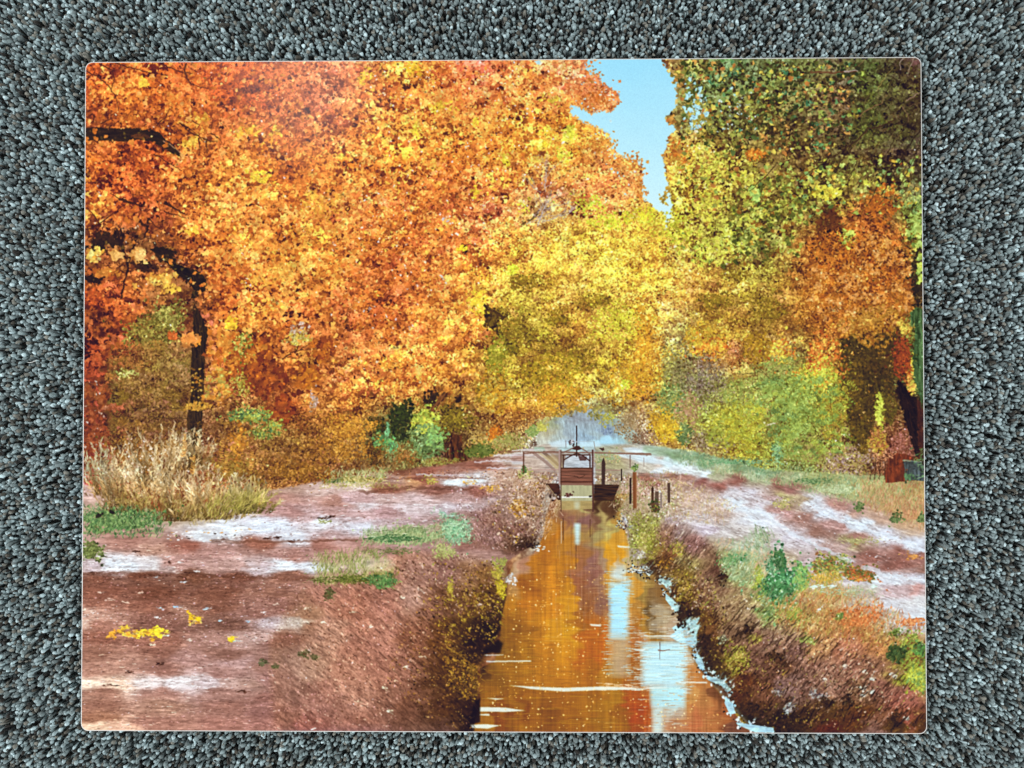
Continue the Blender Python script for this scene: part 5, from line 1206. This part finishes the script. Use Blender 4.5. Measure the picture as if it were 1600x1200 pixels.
def flecks():
    A = '126 90 1445 88 1448 740 1060 700 900 640 700 715 430 750 126 800'
    rel_specks('126 90 915 90 890 180 1000 262 1000 330 900 640 700 715 430 750 126 800', 17000, 1.6, .27)
    rel_specks('1070 200 1108 90 1445 88 1448 740 1200 735 1010 690 960 600 1040 370', 14000, 1.4, .30)
    # pale lit leaves and deep gaps
    for poly, n, r in (('126 95 905 95 880 180 1000 280 1000 330 800 380 740 600 560 640 340 480 126 480', 3400, 1.7), ('760 360 1040 370 1230 420 1230 560 1000 640 780 620', 2600, 1.2),
                       ('1060 210 1445 88 1445 420 1240 420 1050 400', 2200, 1.7), ('1240 350 1430 350 1400 530 1250 530', 1100, 1.5)):
        x, y = inside(poly, n); cl = fbm(x/26, y/20, 31, 3)
        k = (cl > -.1); c = under(x[k], y[k]); c = tone(c, np.full(len(c), 1.35))*.72 + np.array([.98, .84, .42])*.28
        stamps(x[k], y[k], c, r*rng.uniform(.6, 1.4, k.sum()), alpha=.85)
        k = (cl < .1); c = tone(under(x[k], y[k]), np.full(k.sum(), .42))
        stamps(x[k], y[k], c, r*rng.uniform(.5, 1.3, k.sum()), alpha=.85)
    specks('560 90 905 90 860 330 560 560', 130, 1.2, 'fff4ec f0ecf4 f8e8d0')
    # soil
    tint('126 480 175 480 182 640 165 750 126 760', (.84, .92, .95), 10); tint('1330 88 1446 88 1446 230 1330 230', (.85, 1.06, .75), 16)
    tint('760 340 1040 370 1060 620 860 640 740 600', (1.05, 1.06, 1.0), 20)
    tint('126 752 430 765 560 742 700 726 850 694 850 790 790 860 700 840 560 905 470 915 430 1010 440 1145 126 1145', (1.10, 1.10, 1.08)); tint('950 700 1090 706 1330 745 1446 760 1446 1000 1250 930 1110 850 1000 800', (1.08, 1.08, 1.08))
    tint('480 930 620 880 700 940 680 1080 560 1130 470 1040', (1.10, 1.08, 1.02), 25); tint(WATER, (1.10, 1.09, 1.05), 2)
    G = '126 850 500 850 480 905 420 1010 430 1140 126 1142'
    rel_blades(G, 5200, 9, 0, 4, 1.3, .26); rel_specks(G, 3800, 1.0, .34, 'flat')
    rel_specks('126 895 480 900 470 1010 126 1010', 2200, 1.3, .42, 'flat')
    rel_blades('430 760 800 740 840 780 720 830 560 840 330 850', 1800, 8, 0, 5, 1.2, .24); rel_specks('330 850 430 760 800 740 840 780 720 830 560 840', 1400, 1.0, .3, 'flat')
    S = '470 915 560 905 620 862 730 870 790 890 782 985 745 1045 740 1140 430 1140 420 1010'
    tint(S, (1.02, 1.0, .90)); rel_blades(S, 1800, 13, 37, 7, 2.0, .18, .4); rel_blades(S, 4500, 5, 38, 20, 1.4, .22, .6); rel_specks(S, 2600, 1.0, .30)
    x, y = inside('480 930 620 880 700 960 690 1080 560 1120 470 1040', 260); blades(x, y, tone2(under(x, y), np.full(260, .55)), rng.uniform(4, 13, 260), 38 + rng.normal(0, 10, 260), 1.8, .75)
    R = '1000 830 1060 815 1110 850 1200 900 1300 940 1445 1000 1446 1145 1215 1145 1165 1120 1105 1050 1070 985 1040 920 990 880'
    tint(R, (1.03, 1.0, .90)); rel_blades(R, 2000, 13, -46, 9, 2.1, .24, .45); rel_blades(R, 5500, 5, -48, 24, 1.4, .28, .65); rel_specks(R, 3600, 1.0, .34)
    x, y = inside('1110 960 1160 940 1300 1010 1440 1080 1440 1140 1220 1130 1130 1040', 420); blades(x, y, tone2(under(x, y), np.full(420, .42)), rng.uniform(5, 17, 420), -48 + rng.normal(0, 10, 420), 2.2, .8)
    x, y = inside('1060 830 1110 860 1060 900 1020 880', 90); blades(x, y, tone2(under(x, y), np.full(90, .55)), rng.uniform(5, 12, 90), -50 + rng.normal(0, 10, 90), 1.6, .8)
    rel_blades('1040 745 1240 760 1440 850 1440 960 1200 860 1110 840 1050 810', 2600, 7, 14, 12, 1.2, .22)
    rel_specks('700 740 850 740 850 850 800 870 720 840', 1500, 1.1, .34); rel_specks('940 745 1060 745 1060 850 990 880', 1500, 1.1, .34)


def over():
    # a scatter of larger smooth leaves nearest the viewer, then the twigs across them
    specks('130 100 470 100 480 330 330 470 130 340', 420, 3.4, 'e0883c d07830 eaa858 c86c28 d88438 b85a1c')
    specks('330 330 560 330 560 520 380 560 320 470', 240, 3.2, 'e09844 d88434 f0b050 c87028 e8a048')
    specks('560 100 860 100 800 380 560 480', 260, 2.6, 'e89c40 e08838 f0b848 d87830 f0c850 c86c28')
    specks('1060 100 1300 100 1300 330 1060 330', 260, 3.2, 'a8b048 c8b850 586c2c 88883c b87838 e0cc58 3c4418')
    for s in ('133 108 152 118 168 130 180 150 186 170', '155 98 175 108 178 122 174 142', '180 97 205 104 235 112 262 116', '250 95 262 104 282 110 300 114',
              '291 96 289 115 298 130 330 138', '245 196 258 182 266 168', '158 192 172 184 178 176', '148 178 144 195', '240 240 262 252 285 266',
              '283 192 300 204 312 214 320 222', '310 214 313 236', '322 218 324 238', '300 186 312 196', '328 206 346 220', '280 190 296 206 330 220',
              '316 216 340 220', '135 360 168 340 195 318', '233 340 244 352 252 360', '196 316 172 300', '152 344 136 322', '256 330 290 340'):
        line(s, 2.2, .8, '3c1a08', .85, .5)
    for s, w, c in (('1266 111 1300 112 1340 110', 3.4, '6c4028'), ('1318 110 1341 109', 2.6, 'b8a8a0'), ('1342 182 1350 172 1378 160 1385 146', 1.8, '8c6444'),
                    ('1415 156 1440 142', 2, 'a08070'), ('1420 165 1442 158', 1.3, '7c6048'), ('1412 90 1406 96 1408 108', 2.2, 'b09c90'), ('1428 88 1420 110 1418 120', 1.6, 'a89080'),
                    ('1370 140 1382 120 1396 104', 1.3, 'a89050'), ('1265 172 1290 170 1316 166 1330 172 1340 184', 1.2, '5c4028'), ('1262 186 1300 188 1330 184', 1.2, '4c3018'),
                    ('1400 184 1380 196 1356 200 1342 216 1330 226 1300 244 1270 264 1250 280', 2.4, '3c2410'), ('1330 226 1318 246 1300 268', 1.6, '34200f'),
                    ('1442 196 1420 226 1404 254 1390 282 1378 304', 2.2, '281808'), ('1400 210 1390 232 1376 256 1366 262', 1.6, '30200f'), ('1442 214 1430 240 1418 268 1400 296', 1.8, '30200c'),
                    ('1180 256 1192 250 1206 250', 1.8, '50341c'), ('1140 248 1160 246 1176 252', 1.6, '60401c'), ('1210 258 1198 274 1184 284 1172 300', 1.8, '3c2810'),
                    ('1085 265 1105 258 1122 254', 1.4, '7c5c20'), ('1240 310 1230 320 1200 330', 1.5, '4c3410'), ('1375 220 1366 240 1350 252', 1.2, '5c4020'), ('1408 165 1418 176 1420 190', 1.6, '8c6850'),
                    ('1340 250 1326 280 1326 300', 1.3, '34200f'), ('1370 290 1356 320', 1.4, '3c2410'), ('1352 310 1344 342', 1.3, '5c3014')):
        line(s, w, w*.5, c, .9, .6)
    for k in range(46):
        x, y = rng.uniform(1330, 1440), rng.uniform(95, 330); a = rng.normal(-55, 16)
        L = rng.uniform(18, 46); r_ = math.radians(a)
        line([(x, y), (x+L*.5*math.cos(r_)+rng.normal(0, 2), y+L*.5*math.sin(r_)), (x+L*math.cos(r_), y+L*math.sin(r_))], 1.3, .4, rng.choice(['2c1c0c', '3c2814', '8c6c48', '50341c']), .8)
    twigs(840, 352, -62, 60, 1.6, 'c4b4ac', 4, 51, 2); twigs(846, 346, -18, 44, 1.4, 'b8a8a0', 4, 53, 2); twigs(852, 300, -95, 46, 1.3, 'ccb8b0', 4, 57, 2)


def finish_picture():
    # the prints' faint tooth: a whisper of grain and unsharp edges of the photographic original
    X, Y = GX, GY
    amp = np.where(Y < 745, .95, .6).astype(np.float32)
    calm = aa_poly(P(WATER)); amp[calm[1]:calm[3], calm[0]:calm[2]] *= 1 - .75*calm[4]
    g = aa_poly(P('806 660 1020 660 1052 750 1052 802 985 800 800 760')); amp[g[1]:g[3], g[0]:g[2]] *= 1 - .85*g[4]
    amp = blur(amp, 2)
    dx = amp*(fbm(X/4.5, Y/4.5, 201, 2) + .5*noise(X/12, Y/12, 203)); dy = amp*(fbm(X/4.5, Y/4.5, 202, 2) + .5*noise(X/12, Y/12, 204))
    u = np.clip(np.arange(PW)[None] + dx, 0, PW-1.01); v = np.clip(np.arange(PH)[:, None] + dy, 0, PH-1.01)
    i = u.astype(int); j = v.astype(int); fu = (u-i)[..., None]; fv = (v-j)[..., None]
    W = (CV[j, i]*(1-fu)+CV[j, i+1]*fu)*(1-fv)+(CV[j+1, i]*(1-fu)+CV[j+1, i+1]*fu)*fv
    sky = np.clip((W[..., 2]-.80)*12, 0, 1)
    n = (.5*fbm(X/5, Y/4, 205, 3) + .5*fbm(X/16, Y/13, 206, 2))*np.clip(amp, 0, .9)*(1-sky)
    W = tone(W, 1 + .18*n)
    gg = np.clip(W[..., 1] - np.maximum(W[..., 0], W[..., 2]), 0, 1)[..., None]*2.2
    W = W*(1 - np.clip(gg, 0, .3)) + W.mean(-1, keepdims=True)*np.clip(gg, 0, .3)
    W[..., 2] = np.maximum(W[..., 2], .10 + .06*W[..., 0])
    CV[:] = W
    b = blur(CV, 1.6)
    CV[:] = np.clip(CV + .45*(CV - b), 0, 1)
    CV[:] = np.clip(CV*(1 + .02*rng.normal(size=CV.shape[:2])[..., None]), 0, 1)


def paint_picture():
    paint_sky(); canopy(); crowns(); settle(); left_trees(); centre_trees(); far_centre(); right_trees(); sky_edges(); sparkle()
    ground(); brush(); water(); plants(); flecks(); over(); gate(); finish_picture()
    return CV


# ---------------------------------------------------------------- the print
def rrect(w, h, r, z, seg=10):
    v = []
    for cx, cy, a0 in ((w/2-r, h/2-r, 0), (-w/2+r, h/2-r, 90), (-w/2+r, -h/2+r, 180), (w/2-r, -h/2+r, 270)):
        for k in range(seg+1):
            a = math.radians(a0 + 90*k/seg); v.append((cx + r*math.cos(a), cy + r*math.sin(a), z))
    return v


root = bpy.data.objects.new('photo_print', None); coll.objects.link(root)
root.location = (0, 0, PZ - .0016)
root['label'] = 'glossy metal photo print of an autumn canal under orange trees, lying on carpet'
root['category'] = 'photo print'


def mesh_obj(name, verts, faces, m, parent, uv=None, smooth=False):
    me = bpy.data.meshes.new(name); me.from_pydata(verts, [], faces)
    if uv:
        ul = me.uv_layers.new(name='UVMap')
        for lp in me.loops: ul.data[lp.index].uv = uv(me.vertices[lp.vertex_index].co)
    me.materials.append(m); o = bpy.data.objects.new(name, me); coll.objects.link(o); o.parent = parent
    return o


T = .0016
# panel: rounded slab with a softly eased upper arris, coated white
rings = [rrect(W-.0006, H-.0006, .0042, 0), rrect(W, H, .0045, .0003), rrect(W, H, .0045, T-.00045), rrect(W-.0003, H-.0003, .0043, T-.0001), rrect(W-.0009, H-.0009, .0041, T)]
n = len(rings[0]); vs = [p for r_ in rings for p in r_]; fs = [tuple(range(n))[::-1], tuple(range(4*n, 5*n))]
for k in range(4):
    for i in range(n): fs.append((k*n+i, k*n+(i+1) % n, (k+1)*n+(i+1) % n, (k+1)*n+i))
m, N, L, b = mat('white_coated_metal')
b.inputs['Base Color'].default_value = (.80, .78, .74, 1); b.inputs['Roughness'].default_value = .35
nt = N.new('ShaderNodeTexNoise'); nt.inputs['Scale'].default_value = 400
rp = N.new('ShaderNodeMapRange'); rp.inputs['To Min'].default_value = .28; rp.inputs['To Max'].default_value = .45
L.new(nt.outputs['Fac'], rp.inputs['Value']); L.new(rp.outputs['Result'], b.inputs['Roughness'])
mesh_obj('panel', vs, fs, m, root)

# printed face, a hair above the panel and inset from its arris
paint_picture()
img = bpy.data.images.new('autumn_canal_picture', PW, PH, alpha=False)
px = np.ones((PH, PW, 4), np.float32); px[..., :3] = np.clip(CV, 0, 1)[::-1]
img.pixels.foreach_set(px.ravel()); img.update(); img.pack()
m, N, L, b = mat('gloss_print')
ti = N.new('ShaderNodeTexImage'); ti.image = img; ti.interpolation = 'Cubic'; ti.extension = 'EXTEND'
L.new(ti.outputs['Color'], b.inputs['Base Color'])
b.inputs['Roughness'].default_value = .15; b.inputs['Specular IOR Level'].default_value = .16
b.inputs['Coat Weight'].default_value = .0
tc = N.new('ShaderNodeTexCoord'); nt = N.new('ShaderNodeTexNoise'); nt.inputs['Scale'].default_value = 14; nt.inputs['Detail'].default_value = 2
bp = N.new('ShaderNodeBump'); bp.inputs['Distance'].default_value = .0002; bp.inputs['Strength'].default_value = .2
L.new(tc.outputs['Object'], nt.inputs['Vector']); L.new(nt.outputs['Fac'], bp.inputs['Height']); L.new(bp.outputs['Normal'], b.inputs['Normal'])
v = rrect(W-.0013, H-.0013, .0040, T+.00006)
mesh_obj('picture', v, [tuple(range(len(v)))], m, root, uv=lambda c: (c.x/W + .5, c.y/H + .5))

# ---------------------------------------------------------------- a stray pale fibre on the carpet
cu = bpy.data.curves.new('lint', 'CURVE'); cu.dimensions = '3D'; cu.bevel_depth = .00028; cu.bevel_resolution = 2
spl = cu.splines.new('NURBS'); pts = [(-.2885, .0195, .0104), (-.2865, .0192, .0112), (-.2845, .0196, .0112), (-.2830, .0210, .0106)]
spl.points.add(3); spl.use_endpoint_u = True
for p_, c_ in zip(spl.points, pts): p_.co = (*c_, 1)
for p_, r_ in zip(spl.points, (.35, .9, 1, .5)): p_.radius = r_
tmp = bpy.data.objects.new('lint_tmp', cu); coll.objects.link(tmp)
bpy.context.view_layer.update()
me = bpy.data.meshes.new_from_object(tmp.evaluated_get(bpy.context.evaluated_depsgraph_get())); bpy.data.objects.remove(tmp)
m, N, L, b = mat('pale_fibre'); b.inputs['Base Color'].default_value = (.75, .76, .72, 1); b.inputs['Roughness'].default_value = .5
nt = N.new('ShaderNodeTexNoise'); nt.inputs['Scale'].default_value = 900; rp = N.new('ShaderNodeMapRange'); rp.inputs['To Min'].default_value = .4; rp.inputs['To Max'].default_value = .7
L.new(nt.outputs['Fac'], rp.inputs['Value']); L.new(rp.outputs['Result'], b.inputs['Roughness'])
me.materials.clear(); me.materials.append(m)
for p_ in me.polygons: p_.use_smooth = True
o = bpy.data.objects.new('lint_fibre', me); coll.objects.link(o)
o['label'] = 'tiny curved white lint fibre caught on the carpet left of the print'
o['category'] = 'lint'
